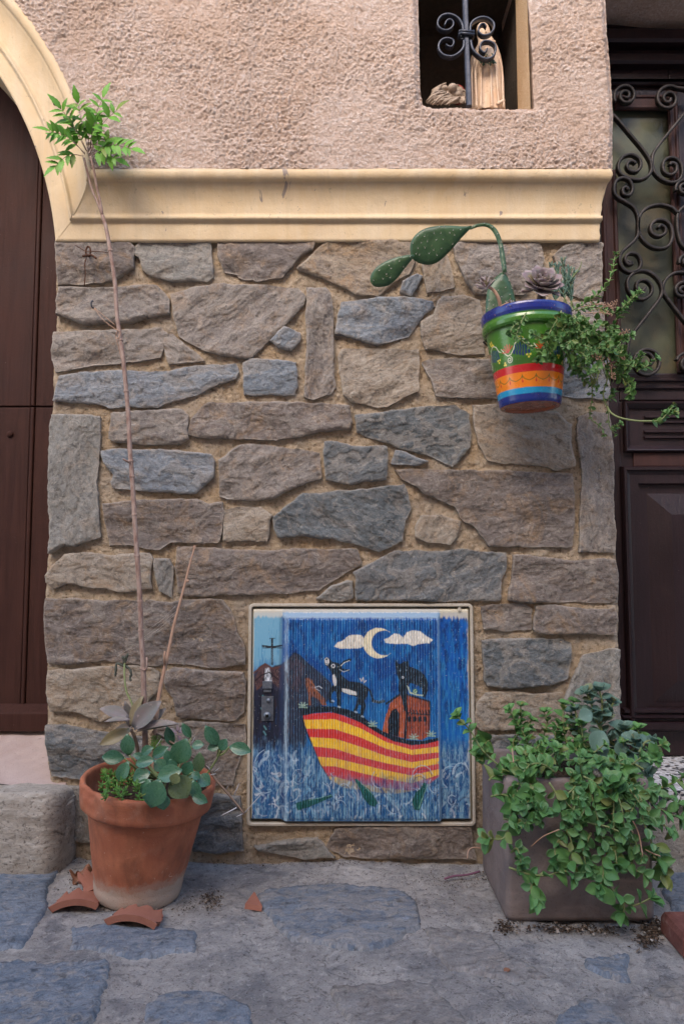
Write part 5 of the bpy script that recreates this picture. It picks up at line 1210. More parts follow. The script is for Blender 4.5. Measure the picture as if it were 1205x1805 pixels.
for (a_, b_) in ((375, 350), (575, 368), (385, 335)): r_.leaf(spoon, P(*C(490+(a_-490)*.35, 318), -.162), P(*C(a_, b_), -.185)-P(*C(490, 318), -.162), (0, -.6, .8), .036, .04)
r_.done()
rt2 = thing('small_rosette_succulent', 'small curled rosettes on a ringed pale stem at the hanging pot edge', 'succulent', tuple(P(882, 545, -.17)))
r_ = Plant(rt2, LP, 300, 0, DS)
q = r_.stem([P(*C(287,425), -.17), P(*C(285,385), -.18), P(*C(272,345), -.185), P(*C(252,315), -.185), P(*C(225,298), -.185)], .0045, .003)
rosette(r_, P(*C(208,290), -.187), (-.4, -.5, .8), 14, .026, None, 1.1); rosette(r_, P(*C(205,262), -.182), (.0, -.3, 1), 8, .020)
r_.stem([P(*C(288,398), -.182), P(*C(312,385), -.19), P(*C(338,376), -.192)], .002, .0015); rosette(r_, P(*C(342,372), -.193), (.5, -.4, .7), 8, .012)
r_.done()
tr_ = thing('trailing_succulent', 'green trailing succulent spilling over the right side of the hanging pot', 'plant', tuple(P(990, 545, -.12)))
T_ = Plant(tr_, LT_, 290, .0125)
def cp(pts, y0, y1): n = len(pts)-1; return [P(*C(*p), y0+(y1-y0)*i/n) for i, p in enumerate(pts)]
trail = [
 ([(620,430),(700,385),(760,345),(820,290),(845,220),(860,140)],-.14,-.12,.014,.012),
 ([(660,420),(760,400),(850,430),(900,400),(975,330)],-.14,-.19,.010,.013),
 ([(860,470),(900,420),(930,380),(950,350)],-.17,-.17,.008,.014),
 ([(650,440),(740,540),(830,550),(900,560),(935,545)],-.16,-.20,.010,.014),
 ([(700,480),(760,580),(850,650),(950,700),(1010,700),(1062,655)],-.16,-.22,.011,.013),
 ([(960,700),(975,665),(985,640)],-.2,-.2,.009,.011),
 ([(640,460),(580,530),(510,560),(450,535)],-.20,-.235,.008,.013),
 ([(590,420),(575,500),(545,600),(500,650)],-.20,-.23,.009,.013),
 ([(415,430),(390,480),(370,540),(395,570),(440,600)],-.215,-.235,.009,.010),
 ([(390,470),(350,500),(335,530)],-.215,-.22,.008,.010),
 ([(680,520),(700,600),(720,700),(740,760),(745,850),(735,950),(790,1000),(805,1035)],-.17,-.13,.017,.009),
 ([(760,560),(815,650),(822,750),(800,840),(825,920),(830,990),(858,1035)],-.17,-.14,.030,.008),
 ([(820,860),(850,850),(850,830)],-.15,-.15,.007,.014), ([(835,1010),(865,1000),(885,985)],-.14,-.15,.007,.010),
 ([(850,700),(890,750),(930,790),(940,800)],-.18,-.2,.010,.014), ([(940,790),(935,820),(935,840)],-.2,-.2,.009,.014),
 ([(640,560),(620,640),(650,720)],-.19,-.18,.009,.013), ([(700,500),(780,540),(860,600),(885,690)],-.18,-.2,.009,.013),
 ([(600,430),(560,480),(520,570),(540,650)],-.21,-.23,.008,.013), ([(560,560),(500,610),(480,660)],-.22,-.24,.008,.013),
 ([(640,480),(720,560),(730,640),(690,720)],-.19,-.19,.009,.013), ([(780,600),(860,640),(930,660),(980,690)],-.18,-.2,.009,.014),
 ([(800,700),(860,735),(900,740)],-.18,-.19,.009,.013), ([(660,590),(660,680),(700,760),(760,800)],-.17,-.17,.010,.012),
]
for pts, y0, y1, sp, L in trail:
    q = T_.stem(cp(pts, y0, y1), .0017, .0011); whorl(T_, oval, q, sp*.72, L*1.35, 52, 2, .08, .4, 1.0, 6, None, (1, .85), .5)
q = T_.stem(cp([(822,900),(835,925),(880,952),(960,968),(1030,970),(1080,968),(1110,935),(1150,930)], -.16, -.24), .0022, .0016)
whorl(T_, oval, q, .007, .019, 40, 3, .68, .3, 1.0, 7, None, (1, .9), .4)
q = T_.stem(cp([(1090,965),(1130,920),(1150,890)], -.235, -.24), .0015, .001); whorl(T_, oval, q, .007, .014, 40, 2, .3, .3, .9, 6)
for i in range(46):
    x0 = random.uniform(570, 880); y0 = random.uniform(440, 700); 
    if x0 > 800 and y0 < 470: continue
    if x0 < 620 and y0 > 640: continue
    a_ = random.uniform(-.3, 2.6); l_ = random.uniform(35, 90); yb_ = random.uniform(-.22, -.13)
    q = T_.stem(cp([(x0, y0), (x0+l_*.5*math.cos(a_)+8, y0+l_*.3*math.sin(a_)), (x0+l_*math.cos(a_), y0+l_*math.sin(a_)*.8)], yb_, yb_-.02), .0015, .001)
    whorl(T_, oval, q, .0085, random.uniform(.013, .018), 50, 2, .05, .45, 1.0, 5, None, (1, .85), .5)
for i in range(16):                          # long bare stems under the leaves
    x0 = random.uniform(600, 700); 
    T_.stem(cp([(x0, 440), (x0+random.uniform(20, 90), 520+random.uniform(-20, 30)), (x0+random.uniform(60, 180), 620+random.uniform(-30, 60)), (x0+random.uniform(60, 170), 720+random.uniform(-30, 80))], -.16, random.uniform(-.2, -.12)), .0016, .001)
T_.done()
dr = thing('dried_flower_stalks', 'dry pinkish flower stalks sticking out of the trailing succulent', 'flower stalks', tuple(P(1020, 540, -.13)))
b = MB(); fb = MB()
for pts in ([(690,400),(780,385),(850,405)],[(740,420),(810,400),(850,390),(858,380)],[(700,430),(790,430),(840,440)],[(760,600),(775,640),(800,690)],[(850,540),(890,530),(925,520)],[(800,600),(835,680),(845,760)],[(730,590),(745,640),(770,660)],[(870,600),(885,640),(900,660)]):
    q = smoothpath(cp(pts, -.17, -.20), 5); b.tube(q, .0009, 5)
    for p in q[len(q)//3:]:
        for k_ in range(3):
            e = Vector((random.uniform(-1, 1), random.uniform(-1, .4), random.uniform(-1, 1)))*.006; b.tube([p, p+e], [.0005, .0003], 4); fb.ball(tuple(p+e), .0014, 6, 4, random.random())
b.build('stalk', DS, dr); e = fb.build('seed_heads', DS, dr); e['kind'] = 'stuff'
sn = thing('spiky_grey_succulent', 'tuft of narrow grey-green leaves behind the purple rosette in the hanging pot', 'succulent', tuple(P(1000, 545, -.10)))
S_ = Plant(sn, LB, 300, .012)
for pts in ([(600,420),(610,300),(600,200),(598,172)],[(640,420),(640,330),(645,260),(655,230)],[(560,420),(560,300),(545,230),(540,195)],[(625,400),(580,280),(570,200)],[(650,400),(625,300),(632,215)]):
    q = S_.stem(cp(pts, -.10, -.11), .0016, .001); whorl(S_, finger, q, .0055, .020, 35, 3, .25, .3, .45, 6)
q = S_.stem(cp([(640,260),(665,230),(685,200),(692,172)], -.11, -.12), .002, .0008)
S_.done()

# ------------------------------------------------------------------ planter: trailing leafy plant, blue-green plant
lp = thing('trailing_leafy_plant', 'bushy green plant trailing over the front and sides of the square planter', 'plant', (.455, -.17, .23))
L_ = Plant(lp, LF, 290, .012)
def hp_(pts, y0, y1): n = len(pts)-1; return [P(*H(*p), y0+(y1-y0)*i/n) for i, p in enumerate(pts)]
FY = -.30
stems = [
 ([(330,600),(250,540),(190,480),(150,410),(110,360),(72,320)],-.20,-.17,.022,.023,2),
 ([(380,520),(350,450),(390,380),(388,270)],-.12,-.12,.014,.021,2), ([(440,500),(400,400),(330,290)],-.14,-.13,.014,.021,2),
 ([(640,500),(610,420),(600,340),(600,265)],-.14,-.13,.015,.022,2), ([(420,480),(420,400),(440,340)],-.13,-.12,.014,.020,2),
 ([(900,600),(980,540),(1040,480),(1095,462)],-.2,-.22,.018,.022,2),
 ([(530,650),(570,720),(600,850),(640,940),(640,1040)],FY,FY-.02,.024,.029,2),
 ([(650,690),(655,790),(730,850),(820,870),(880,895)],FY,FY-.03,.026,.026,2),
 ([(360,680),(345,760),(330,850),(300,930),(225,930)],-.29,FY-.02,.021,.030,2),
 ([(330,1075),(420,1105),(520,1115),(600,1090),(645,1120)],FY-.02,FY-.03,.03,.026,2),
 ([(500,1100),(450,1150),(440,1200),(455,1240)],FY-.02,FY-.03,.018,.029,2),
 ([(800,880),(795,1000),(800,1100),(782,1170)],FY,FY-.03,.022,.034,3),
 ([(830,1170),(900,1240),(950,1265),(1035,1230)],FY-.02,FY-.02,.022,.028,2),
 ([(900,1245),(905,1280),(900,1300)],FY-.02,FY-.02,.012,.030,1),
 ([(950,600),(1020,680),(1100,720),(1150,740),(1200,770)],-.26,-.25,.016,.024,2),
 ([(980,780),(1040,850),(1100,860),(1130,890)],-.29,-.29,.018,.025,2),
 ([(1080,680),(1150,650),(1200,625)],-.22,-.20,.018,.020,2),
 ([(840,800),(830,720),(832,650)],-.29,-.31,.015,.032,3), ([(560,600),(500,560),(440,560),(400,600)],-.27,-.29,.012,.026,2),
 ([(1050,1020),(1090,1060),(1105,1130)],-.29,-.28,.014,.027,2), ([(1040,950),(1080,1000),(1100,1030)],-.29,-.27,.018,.026,2),
 ([(450,670),(440,740),(470,800)],FY,FY-.02,.013,.028,2), ([(900,900),(950,1000),(945,1070),(1000,1110)],FY,FY-.01,.018,.026,2),
 ([(300,830),(400,850),(480,830),(500,800)],FY,FY-.02,.016,.027,2), ([(230,640),(250,620),(300,600)],-.25,-.24,.014,.026,2), ([(240,720),(290,710),(330,720)],-.27,-.29,.018,.030,2),
 ([(850,950),(860,1000),(870,1060)],FY,FY-.02,.016,.027,2), ([(240,430),(210,460),(190,500)],-.15,-.17,.016,.030,2),
 ([(700,620),(760,650),(800,700),(900,700)],-.29,FY,.014,.026,2), ([(1000,700),(1050,760),(1140,810),(1190,830)],-.27,-.26,.017,.025,2),
 ([(740,900),(700,1000),(720,1080)],FY,FY-.02,.018,.027,2), ([(600,900),(560,980),(570,1050)],FY,FY-.02,.018,.028,2),
 ([(340,1000),(370,980),(390,1050)],FY,FY-.02,.016,.022,2), ([(800,600),(860,560),(960,640),(1040,690)],-.25,-.27,.013,.025,2),
 ([(520,520),(500,440),(520,350),(505,300)],-.12,-.11,.014,.021,2), ([(720,520),(700,430),(690,360)],-.15,-.14,.014,.023,2), ([(680,500),(660,400),(640,310),(650,250)],-.11,-.10,.014,.021,2), ([(590,520),(560,430),(575,360)],-.14,-.13,.014,.022,2), ([(960,520),(980,430),(970,380)],-.15,-.15,.014,.021,2),
 ([(1080,500),(1070,520)],-.22,-.23,.01,.026,1),
]
for pts, y0, y1, sp, L, pr_ in stems:
    q = L_.stem(hp_(pts, y0, y1), .0022, .0014); whorl(L_, ovate if random.random() < .65 else oval, q, sp*.76, L*1.1, 60, pr_, .12, .4, 1.0, 6, None, (1, .85), .5)
for i in range(52):                          # more shoots over the soil and over the front edge
    if i < 32:
        x0 = random.uniform(340, 1000); y0 = random.uniform(520, 660); yb_ = -.08-.20*(y0-500)/170
        q = [P(*H(x0, y0), yb_), P(*H(x0+random.uniform(-40, 40), y0-random.uniform(20, 70)), yb_-.02), P(*H(x0+random.uniform(-90, 90), y0-random.uniform(10, 110)), yb_-.03)]
    else:
        x0 = random.uniform(360, 1010); l_ = random.uniform(120, 420) if 520 < x0 else random.uniform(60, 200)
        q = [P(*H(x0, 645), -.27), P(*H(x0+random.uniform(-20, 20), 670), -.295), P(*H(x0+random.uniform(-50, 50), 660+l_*.5), FY-random.uniform(0, .03)), P(*H(x0+random.uniform(-90, 90), 660+l_), FY-random.uniform(0, .03))]
    q = L_.stem(q, .0020, .0012); whorl(L_, ovate if random.random() < .6 else oval, q, .016, random.uniform(.017, .027), 58, 2, .15, .45, 1.0, 5, None, (1, .85), .5)
L_.done()
bp = thing('blue_green_succulent', 'upright blue-green plant with broad round leaves at the back of the planter', 'plant', tuple(P(1075, 1370, -.12)))
B_ = Plant(bp, LB, 290, .01, GS)
for pts, y0, y1, L in (([(860,600),(880,500),(830,440),(790,380),(795,260),(782,190)],-.13,-.12,.026),([(800,400),(760,330),(740,250),(715,200)],-.12,-.12,.021),([(870,520),(900,440),(900,385)],-.14,-.14,.027),([(880,520),(950,480),(960,440)],-.16,-.17,.025),([(690,450),(680,380),(660,290)],-.12,-.11,.021),([(790,330),(830,300),(850,250)],-.12,-.12,.018),([(900,600),(950,560),(1010,590)],-.2,-.22,.024),([(980,500),(1010,450),(1040,440)],-.2,-.2,.018)):
    q = B_.stem(hp_(pts, y0, y1), .0032, .0018); whorl(B_, roundl, q, .012, L*1.35, 62, 2, .25, .3, .85, 7, None, (1, .8), .5)
for (x, y, L, a_) in ((775,445,.046,-2.2),(810,525,.043,-1.9),(710,315,.032,-2.9),(885,485,.030,-1.5),(930,430,.03,-.3)):
    p = P(*H(x, y), -.17); d = Vector((math.cos(a_), -.3, math.sin(a_))); B_.leaf(roundl, p-d*L*.5, d, (0, -1, .45), L, L*.95)
B_.done()
gp_ = thing('round_grey_pebble', 'grey speckled pebble lying on the soil in the planter', 'pebble', tuple(P(*H(790, 605), -.26)))
b = MB(); b.ball(tuple(P(*H(790, 603), -.265)), (.017, .013, .009), 18, 12); b.build('stone', M['cement'], gp_)
dt = thing('dry_twigs', 'thin dry orange twigs hanging in the foliage over the planter front', 'twigs', tuple(P(*H(900, 800), -.31)))
for pts in ([(840,805),(900,850),(950,900)],[(930,810),(975,900),(998,1020)],[(440,970),(500,920),(580,885)],[(1010,985),(1050,1005),(1085,1018)],[(235,990),(160,975),(128,990),(122,1030)],[(345,480),(350,520),(352,550)]): b = MB(); b.tube(smoothpath(hp_(pts, -.31, -.33), 5), .0012, 5); b.build('twig', DS, dt)

# ------------------------------------------------------------------ terracotta pot plants
def gpth(pts, y0, y1): n = len(pts)-1; return [P(*G(*p), y0+(y1-y0)*i/n) for i, p in enumerate(pts)]
jd = thing('jade_plant', 'jade plant with thick glossy round leaves filling the terracotta pot', 'plant', tuple(P(290, 1400, -.17)))
J_ = Plant(jd, LJ, 300, 0, GS)
jl = [(470,580,38,55,95,-.20),(390,648,57,37,175,-.22),(445,725,36,56,245,-.24),(570,612,37,27,30,-.19),(560,673,52,32,15,-.24),(640,690,37,35,-40,-.23),(755,615,57,68,70,-.20),(690,735,68,45,20,-.29),(612,840,65,72,255,-.31),(745,805,66,64,-50,-.28),(690,535,27,52,105,-.15),(780,505,22,45,120,-.14),(840,583,33,26,10,-.17),(845,675,32,54,85,-.20),(785,705,34,40,60,-.24),(872,770,38,38,-30,-.24),(850,868,45,28,-20,-.27),(830,820,30,50,-70,-.26),(915,530,36,60,125,-.22),(975,580,28,34,60,-.22),(1065,603,58,34,-10,-.23),(925,590,26,34,200,-.215),(655,885,38,40,-80,-.30),(540,745,48,42,200,-.25),(525,642,30,20,160,-.20),(690,650,45,30,120,-.18),(700,690,30,34,100,-.22),(830,745,26,22,-30,-.25),(560,800,40,38,230,-.26),(800,760,50,40,200,-.22),(640,620,50,30,35,-.17),(720,760,30,30,70,-.31)]
hub = {}
for i, (x, y, rx, ry, a_, Y) in enumerate(jl):
    Ln = 2*max(rx, ry)/3.0125*(Y+DIST)/FPX; Wd = 2*min(rx, ry)/3.0125*(Y+DIST)/FPX
    c = P(*G(x, y), Y); t = math.radians(a_); d = Vector((math.cos(t), -.12, math.sin(t))).normalized()
    n = Vector((random.uniform(-.25, .25), -1, random.uniform(.25, .75)))
    J_.leaf(roundl, c-d*Ln*.5, d, n, Ln, Wd*1.04)
    base = c-d*Ln*.5; h_ = P(*G(680+(x-680)*.3, 760), -.19) if x < 880 else P(*G(945, 640), -.21)
    J_.stem([base, base.lerp(h_, .5)+Vector((0, 0, -.004)), h_], .0016, .0024, 4, 6)
J_.stem(gpth([(972,600),(945,650),(900,720),(870,760)], -.215, -.19), .0017, .0024)
J_.done()
pp_ = thing('grey_purple_succulent', 'succulent with long grey-purple leaves at the back of the terracotta pot', 'plant', tuple(P(243, 1375, -.13)))
Q_ = Plant(pp_, LG, 300, 0, PS)
Q_.stem(gpth([(522,680),(520,600),(505,540),(485,500)], -.14, -.15), .0042, .0034)
spear = leaf_mesh('spear_leaf', [.07, .13, .19, .215, .21, .17, .11, .02], .15, .25, .05, .05)
for (x0, y0, x1, y1, L, W, Y, nx_) in ((470,440,322,385,.052,1.1,-.17,(.2,-.7,.7)),(480,450,345,455,.045,.7,-.19,(0,-.5,.9)),(480,500,318,580,.062,.95,-.17,(.4,-1,.5)),(490,480,545,322,.052,.9,-.13,(-.8,-.9,0)),(500,490,640,350,.062,1.25,-.15,(-.5,-1,.2)),(520,510,735,462,.068,.62,-.16,(0,-.5,1)),(560,500,665,388,.045,.9,-.11,(-.3,-1,.3)),(500,480,400,500,.035,1.0,-.12,(0,-1,.4)),(490,490,455,350,.040,.8,-.12,(.3,-1,.2)),(530,480,600,440,.05,1.1,-.12,(-.2,-1,.4))):
    a_ = P(*G(x0, y0), Y); c_ = P(*G(x1, y1), Y-.01); Q_.leaf(spear, a_, c_-a_, nx_, (c_-a_).length, (c_-a_).length*W)
rosette(Q_, P(*G(735, 510), -.13), (.1, -.6, .8), 9, .022, spear, 1.0, LP); rosette(Q_, P(*G(465, 385), -.12), (.0, -.5, 1), 5, .016, spear, 1.2, LP)
Q_.done()
sd = thing('small_green_sedum', 'low tuft of small bright green finger leaves at the left of the terracotta pot', 'plant', tuple(P(213, 1390, -.22)))
D_ = Plant(sd, LC, 250, .0)
for i in range(30):
    x = random.uniform(335, 540); y = random.uniform(720, 850)
    q = D_.stem(gpth([(x, y+30), (x+random.uniform(-10, 6), y)], -.19-.13*(y-720)/130, -.20-.13*(y-720)/130), .0012, .0008, 3, 5); whorl(D_, finger, q, .0045, .014, 50, 3, .1, .35, .55, 5)
for i in range(6):
    x = 590+i*9; q = D_.stem(gpth([(x, 610), (x+8, 540)], -.15, -.15), .0012, .0008, 3, 5); whorl(D_, finger, q, .004, .008, 50, 3, .1, .3, .5, 4)
D_.done()
ft = thing('withered_flower_stalk', 'thin green stalk with withered dark flower bits, behind the terracotta pot plants', 'flower stalk', tuple(P(235, 1240, -.12)))
b = MB(); b.tube(smoothpath(gpth([(500,420),(490,360),(462,300),(452,230),(450,180),(452,140)], -.13, -.09), 5), [.0022]*26, 6); b.build('stem', GS, ft)
b = MB()
for pts in ([(452,150),(440,110)],[(452,150),(470,95)],[(455,160),(478,180),(488,205)],[(488,205),(480,225),(486,242)],[(450,165),(410,150),(405,200)],[(452,150),(455,110)],[(405,180),(402,215)]): b.tube(smoothpath(gpth(pts, -.09, -.095), 4), [.0028, .0032, .0022, .003, .0015], 5)
m = NM('withered'); a = m.noise(m.coord(), 90, 3); WD = m.fin(m.mix(a, (.05, .07, .05), (.13, .13, .11)), .8, None, .2)
b.build('withered_bits', WD, ft)
sp_ = thing('sapling', 'tall thin sapling with pale bare stem and a tuft of bright green leaves on top', 'sapling', tuple(P(255, 1395, -.15)))
N_ = Plant(sp_, LS, 300, 0, TW)
st = [(258,1400),(256,1300),(254,1225),(252,1160),(249,1120),(247,1060),(242,980),(238,920),(233,840),(229,790),(227,740),(222,680),(216,620),(207,560),(203,500),(196,450),(188,405),(181,380)]
n = len(st)-1; q = N_.stem([P(x, y, -.14+.075*i/n) for i, (x, y) in enumerate(st)], .0058, .0042, 6, 10)
for (x, y) in ((248,1115),(229,815),(231,838),(222,695),(213,600),(196,440),(250,1062),(236,905),(241,985)):
    i = min(range(len(q)), key=lambda k_: (q[k_]-P(x, y, q[k_].y)).length); N_.st.ball(tuple(q[i]), (.0066, .006, .005), 10, 6)
N_.stem([q[-1], P(173,358,-.066), P(163,335,-.068), P(155,305,-.07), P(148,278,-.075)], .0036, .0024); N_.stem([q[-1], P(177,355,-.068), P(171,330,-.07), P(166,300,-.075), P(160,275,-.08)], .0034, .0024)
N_.stem([P(229,815,-.11), P(222,812,-.116), P(217,809,-.12)], .0026, .002, 3); N_.stem([P(247,1178,-.13), P(258,1180,-.137), P(259,1158,-.137)], .0022, .002, 3)
for (x0, y0, x1, y1, k_) in ((150,270,90,232,5),(148,275,100,292,4),(152,265,108,192,5),(155,262,138,182,4),(158,265,182,172,5),(160,268,205,195,4),(162,270,232,262,6),(160,275,205,280,4),(155,270,130,225,4),(156,268,165,225,5),(158,272,190,250,3),(150,272,112,245,3),(160,262,172,212,3)):
    Y0 = -.08; Y1 = -.09-random.uniform(0, .05); a_ = P(x0, y0, Y0); c_ = P(x1, y1, Y1); mid = a_.lerp(c_, .5)+Vector((0, -.01, .008)); qq = N_.stem([a_, mid, c_], .0009, .0005, 6, 5)
    d0 = (c_-a_).normalized()
    for j in range(k_):
        t = .35+.62*j/(k_-1); p = qq[int(t*(len(qq)-1))]; L = random.uniform(.026, .038)*(1 if t < .8 else .85)
        for s_ in (-1, 1):
            side = Vector((-d0.z, 0, d0.x))*s_; d = (d0*.55+side*.8+Vector((0, random.uniform(-.5, .2), -.25))).normalized(); N_.leaf(serr, p, d, (random.uniform(-.3, .3), -1, .5), L, L*1.15)
    N_.leaf(serr, qq[-1], d0+Vector((0, 0, -.2)), (0, -1, .5), .038, .042)
N_.done()
dk = thing('dry_stick', 'bare leaning tan stick beside the sapling, its tip pointing up right', 'stick', tuple(P(272, 1290, -.14)))
b = MB(); pts = [(270,1370),(274,1290),(280,1230),(290,1180),(298,1145),(306,1105),(318,1060),(328,1022),(336,990),(344,962)]
q = smoothpath([P(x, y, -.14+.06*i/9) for i, (x, y) in enumerate(pts)], 5); b.tube(q, [.0050-.0032*i/len(q) for i in range(len(q))], 8)
b.tube([P(291,1172,-.125), P(290,1158,-.13), P(291,1148,-.132)], [.003, .0026, .002], 7); b.ball(tuple(P(331,1024,-.105)), .0036, 8, 6); b.ball(tuple(P(342,964,-.08)), .0028, 8, 6); b.build('stick', DS, dk)
tt_ = thing('thorny_twig', 'dark thorny twig with white spines poking out right of the terracotta pot', 'twig', tuple(P(375, 1380, -.2)))
b = MB(); b.tube(smoothpath(gpth([(600,510),(660,545),(720,580),(800,640),(880,690),(935,765),(1000,840),(1050,900),(1085,945)], -.13, -.24), 5), [.0022]*36+[.0018]*5, 6); b.build('stem', PS, tt_)
m = NM('white_spine'); WS = m.fin((.62, .60, .60), .5, None, .3)
for p0_, p1_ in (((1085,945),(1172,848)),((1083,945),(1045,962)),((1045,915),(963,957)),((1030,852),(1060,785)),((930,725),(950,705)),((990,815),(1003,798)),((905,712),(885,690)),((910,740),(935,735)),((620,590),(645,550)),((810,570),(825,540))):
    a_ = P(*G(*p0_), -.235); b = MB(); b.tube([a_, P(*G(*p1_), -.25)], [.0012, .0004], 5); b.build('spine', WS, tt_)

# ------------------------------------------------------------------ hooks, wires and cobweb on the left of the wall
hk = thing('rusty_eye_bolt', 'rusty twisted eye bolt and wire tied round the sapling near the moulding', 'bolt', tuple(P(*A(255, 150), -.02)))
b = MB(); Yh = -.045
b.tube(smoothpath([P(*A(x, y), Yh) for x, y in ((250,160),(246,130),(255,105),(268,112),(270,140),(262,160))], 6), .0021, 8); b.tube([P(*A(262,150), -.006), P(*A(262,150), Yh)], .0025, 8)
b.tube(smoothpath([P(*A(x, y), Yh-.004) for x, y in ((228,155),(250,152),(275,150),(290,158),(302,168))], 5), .0026, 7); b.build('bolt', M['rust'], hk)
b = MB(); b.tube(smoothpath([P(*A(x, y), Yh-.002) for x, y in ((190,97),(225,118),(255,132),(310,130),(365,137))], 5), .0009, 6); b.tube(smoothpath([P(*A(x, y), Yh-.004) for x, y in ((248,165),(240,200),(243,250),(238,312))], 5), .0014, 6); b.build('wire', M['rust'], hk)
h2 = thing('wire_hook', 'small bent grey wire hook in the wall holding string to the sapling', 'hook', tuple(P(*A(283, 430), -.02)))
b = MB(); b.tube(smoothpath([P(*A(x, y), Y) for x, y, Y in ((292,430,-.004),(290,432,-.03),(278,425,-.038),(274,405,-.04),(280,392,-.04),(286,398,-.038))], 6), .0016, 8); b.build('hook', M['iron'], h2)
b = MB(); b.tube(smoothpath([P(*A(x, y), Y) for x, y, Y in ((290,432,-.036),(340,495,-.06),(415,552,-.082))], 5), .0007, 5); b.tube(smoothpath([P(*A(x, y), Y) for x, y, Y in ((292,430,-.036),(350,478,-.06),(400,520,-.082))], 5), .0007, 5)
b.tube(smoothpath([P(*A(x, y), Y) for x, y, Y in ((395,540,-.07),(412,548,-.092),(428,560,-.092),(420,590,-.092),(405,585,-.085),(412,556,-.09),(426,545,-.08))], 5), .001, 5); b.tube(smoothpath([P(*A(x, y), Y) for x, y, Y in ((405,590,-.09),(420,640,-.088),(440,725,-.09))], 5), .0008, 5)
b.build('string', DS, h2)
cw_ = thing('cobweb', 'faint cobweb threads strung between the sapling and the dry stick', 'cobweb', tuple(P(*D(620, 1080), -.09)))
b = MB()
for (p0_, p1_) in (((740,945),(410,1200)),((735,960),(480,1170)),((700,1000),(420,1190)),((690,970),(560,1060)),((720,930),(600,1040)),((650,1050),(470,1160))): b.tube([P(*D(*p0_), -.095), P(*D((p0_[0]+p1_[0])/2, (p0_[1]+p1_[1])/2+6), -.095), P(*D(*p1_), -.095)], .00022, 4)
b.build('threads', SPN, cw_)
nb_ = thing('small_bolt', 'small rusty bolt stuck in the cream arch moulding', 'bolt', tuple(P(97, 180, -.03)))
b = MB(); b.ball(tuple(P(94.5, 174, -.034)), .003, 8, 6); b.tube([P(94, 174, -.034), P(97, 183, -.05)], .0016, 6); b.ball(tuple(P(98, 183, -.05)), (.0055, .004, .0045), 8, 6); b.build('bolt', M['rust'], nb_)

# ------------------------------------------------------------------ niche: iron grille, robed figurine, gnome head
ng = thing('niche_grille', 'wrought iron bar with four scrolls across the wall niche', 'grille', tuple(P(826, 185, -.03)))
YN = -.030
pt = [P(816, -80, YN), P(*W7(497, 0), YN), P(*W7(508, 320), YN), P(*W7(520, 600), YN), P(*W7(533, 940), YN)]
b = MB(); b.strap(pt, .0125, .0125); b.build('bar', M['iron'], ng, False)
for k_, pts in enumerate(([(478,300),(472,235),(440,180),(392,147),(340,137),(290,152),(258,190),(255,235),(285,270),(340,280),(382,252),(392,212),(368,186),(335,196),(312,240)],
 [(485,370),(480,430),(440,480),(380,510),(310,500),(270,460),(262,410),(290,365),(340,350),(385,365),(395,395),(375,425),(345,420),(325,405)],
 [(540,300),(545,230),(580,188),(640,165),(700,175),(745,215),(748,265),(715,310),(660,325),(620,300),(615,260),(640,225),(668,228),(680,250)],
 [(545,370),(560,440),(610,500),(680,533),(740,510),(765,455),(755,405),(710,378),(660,378),(632,405),(632,450),(665,478),(692,440)])):
    q = smoothpath([P(*W7(*p), YN) for p in pts], 5); b = MB(); b.strap(q, [.0052-.0022*i/len(q) for i in range(len(q))], .014); b.build('scroll', M['iron'], ng)
b = MB(); 
for y in (303, 326):
    a_, c_ = P(*W7(446, y), YN), P(*W7(566, y), YN); b.tube([a_+Vector((0, -.0095, .002)), c_+Vector((0, -.0095, -.001))], .0030, 8); b.tube([a_+Vector((0, .0095, .002)), c_+Vector((0, .0095, -.001))], .0030, 8)
    for p in (a_, c_): b.tube([p+Vector((0, -.0095, .001)), p+Vector((0, .0095, .001))], .0030, 8)
b.build('collar', M['iron'], ng)
m = NM('old_ivory_plaster'); o = m.coord(); a = m.noise(m.coord((1, 1, .3)), 45, 5, .6, .5); f = m.noise(o, 160, 4, .6)
c = m.mix(m.ramp(a, [(.35, 0), (.65, 1)]), (.62, .42, .27), (.72, .56, .41)); c = m.mix(m.ramp(f, [(.3, .5), (.42, 0)]), c, (.28, .19, .12)); STM = m.fin(c, .6, m.bump(f, .0008), .3)
sg = thing('robed_figurine', 'ivory religious figurine in a long hooded robe with a green garland, in the niche', 'figurine', tuple(P(858, 187, .03)))
YS = .02
rowsS = [(935,705,150),(860,702,148),(780,700,147),(700,697,146),(620,690,146),(560,684,144),(510,681,138),(470,683,124),(430,688,104),(395,690,84),(360,680,70),(325,668,66),(290,660,64),(255,655,60),(230,653,50),(214,652,34),(206,652,12)]
V = []; ns = 72
for (y, cx_, hw) in [(1010, 706, 152)]+rowsS:
    c = P(*W7(cx_, y), YS); h_ = hw/5.02*(YS+DIST)/FPX
    for k_ in range(ns):
        t = 2*math.pi*k_/ns; body = sstep(470, 620, np.array(float(y))); fold = 1+.035*float(body)*math.sin(t*11+.8*math.sin(t*3))+.02*float(body)*math.sin(t*23)
        front = math.exp(-((t-math.pi*1.5)/.55)**2)*.11*float(sstep(500, 560, np.array(float(y)))) ; r_ = fold*(1-front)
        V.append((c.x+h_*r_*math.cos(t), c.y+h_*.72*r_*math.sin(t), c.z))
Fc = grid_faces(len(rowsS)+1, ns, True)
mk('robe', V, Fc, STM, sg)
b = MB()                                     # front panel and cloak edges
c0 = P(*W7(690, 700), YS-.034)
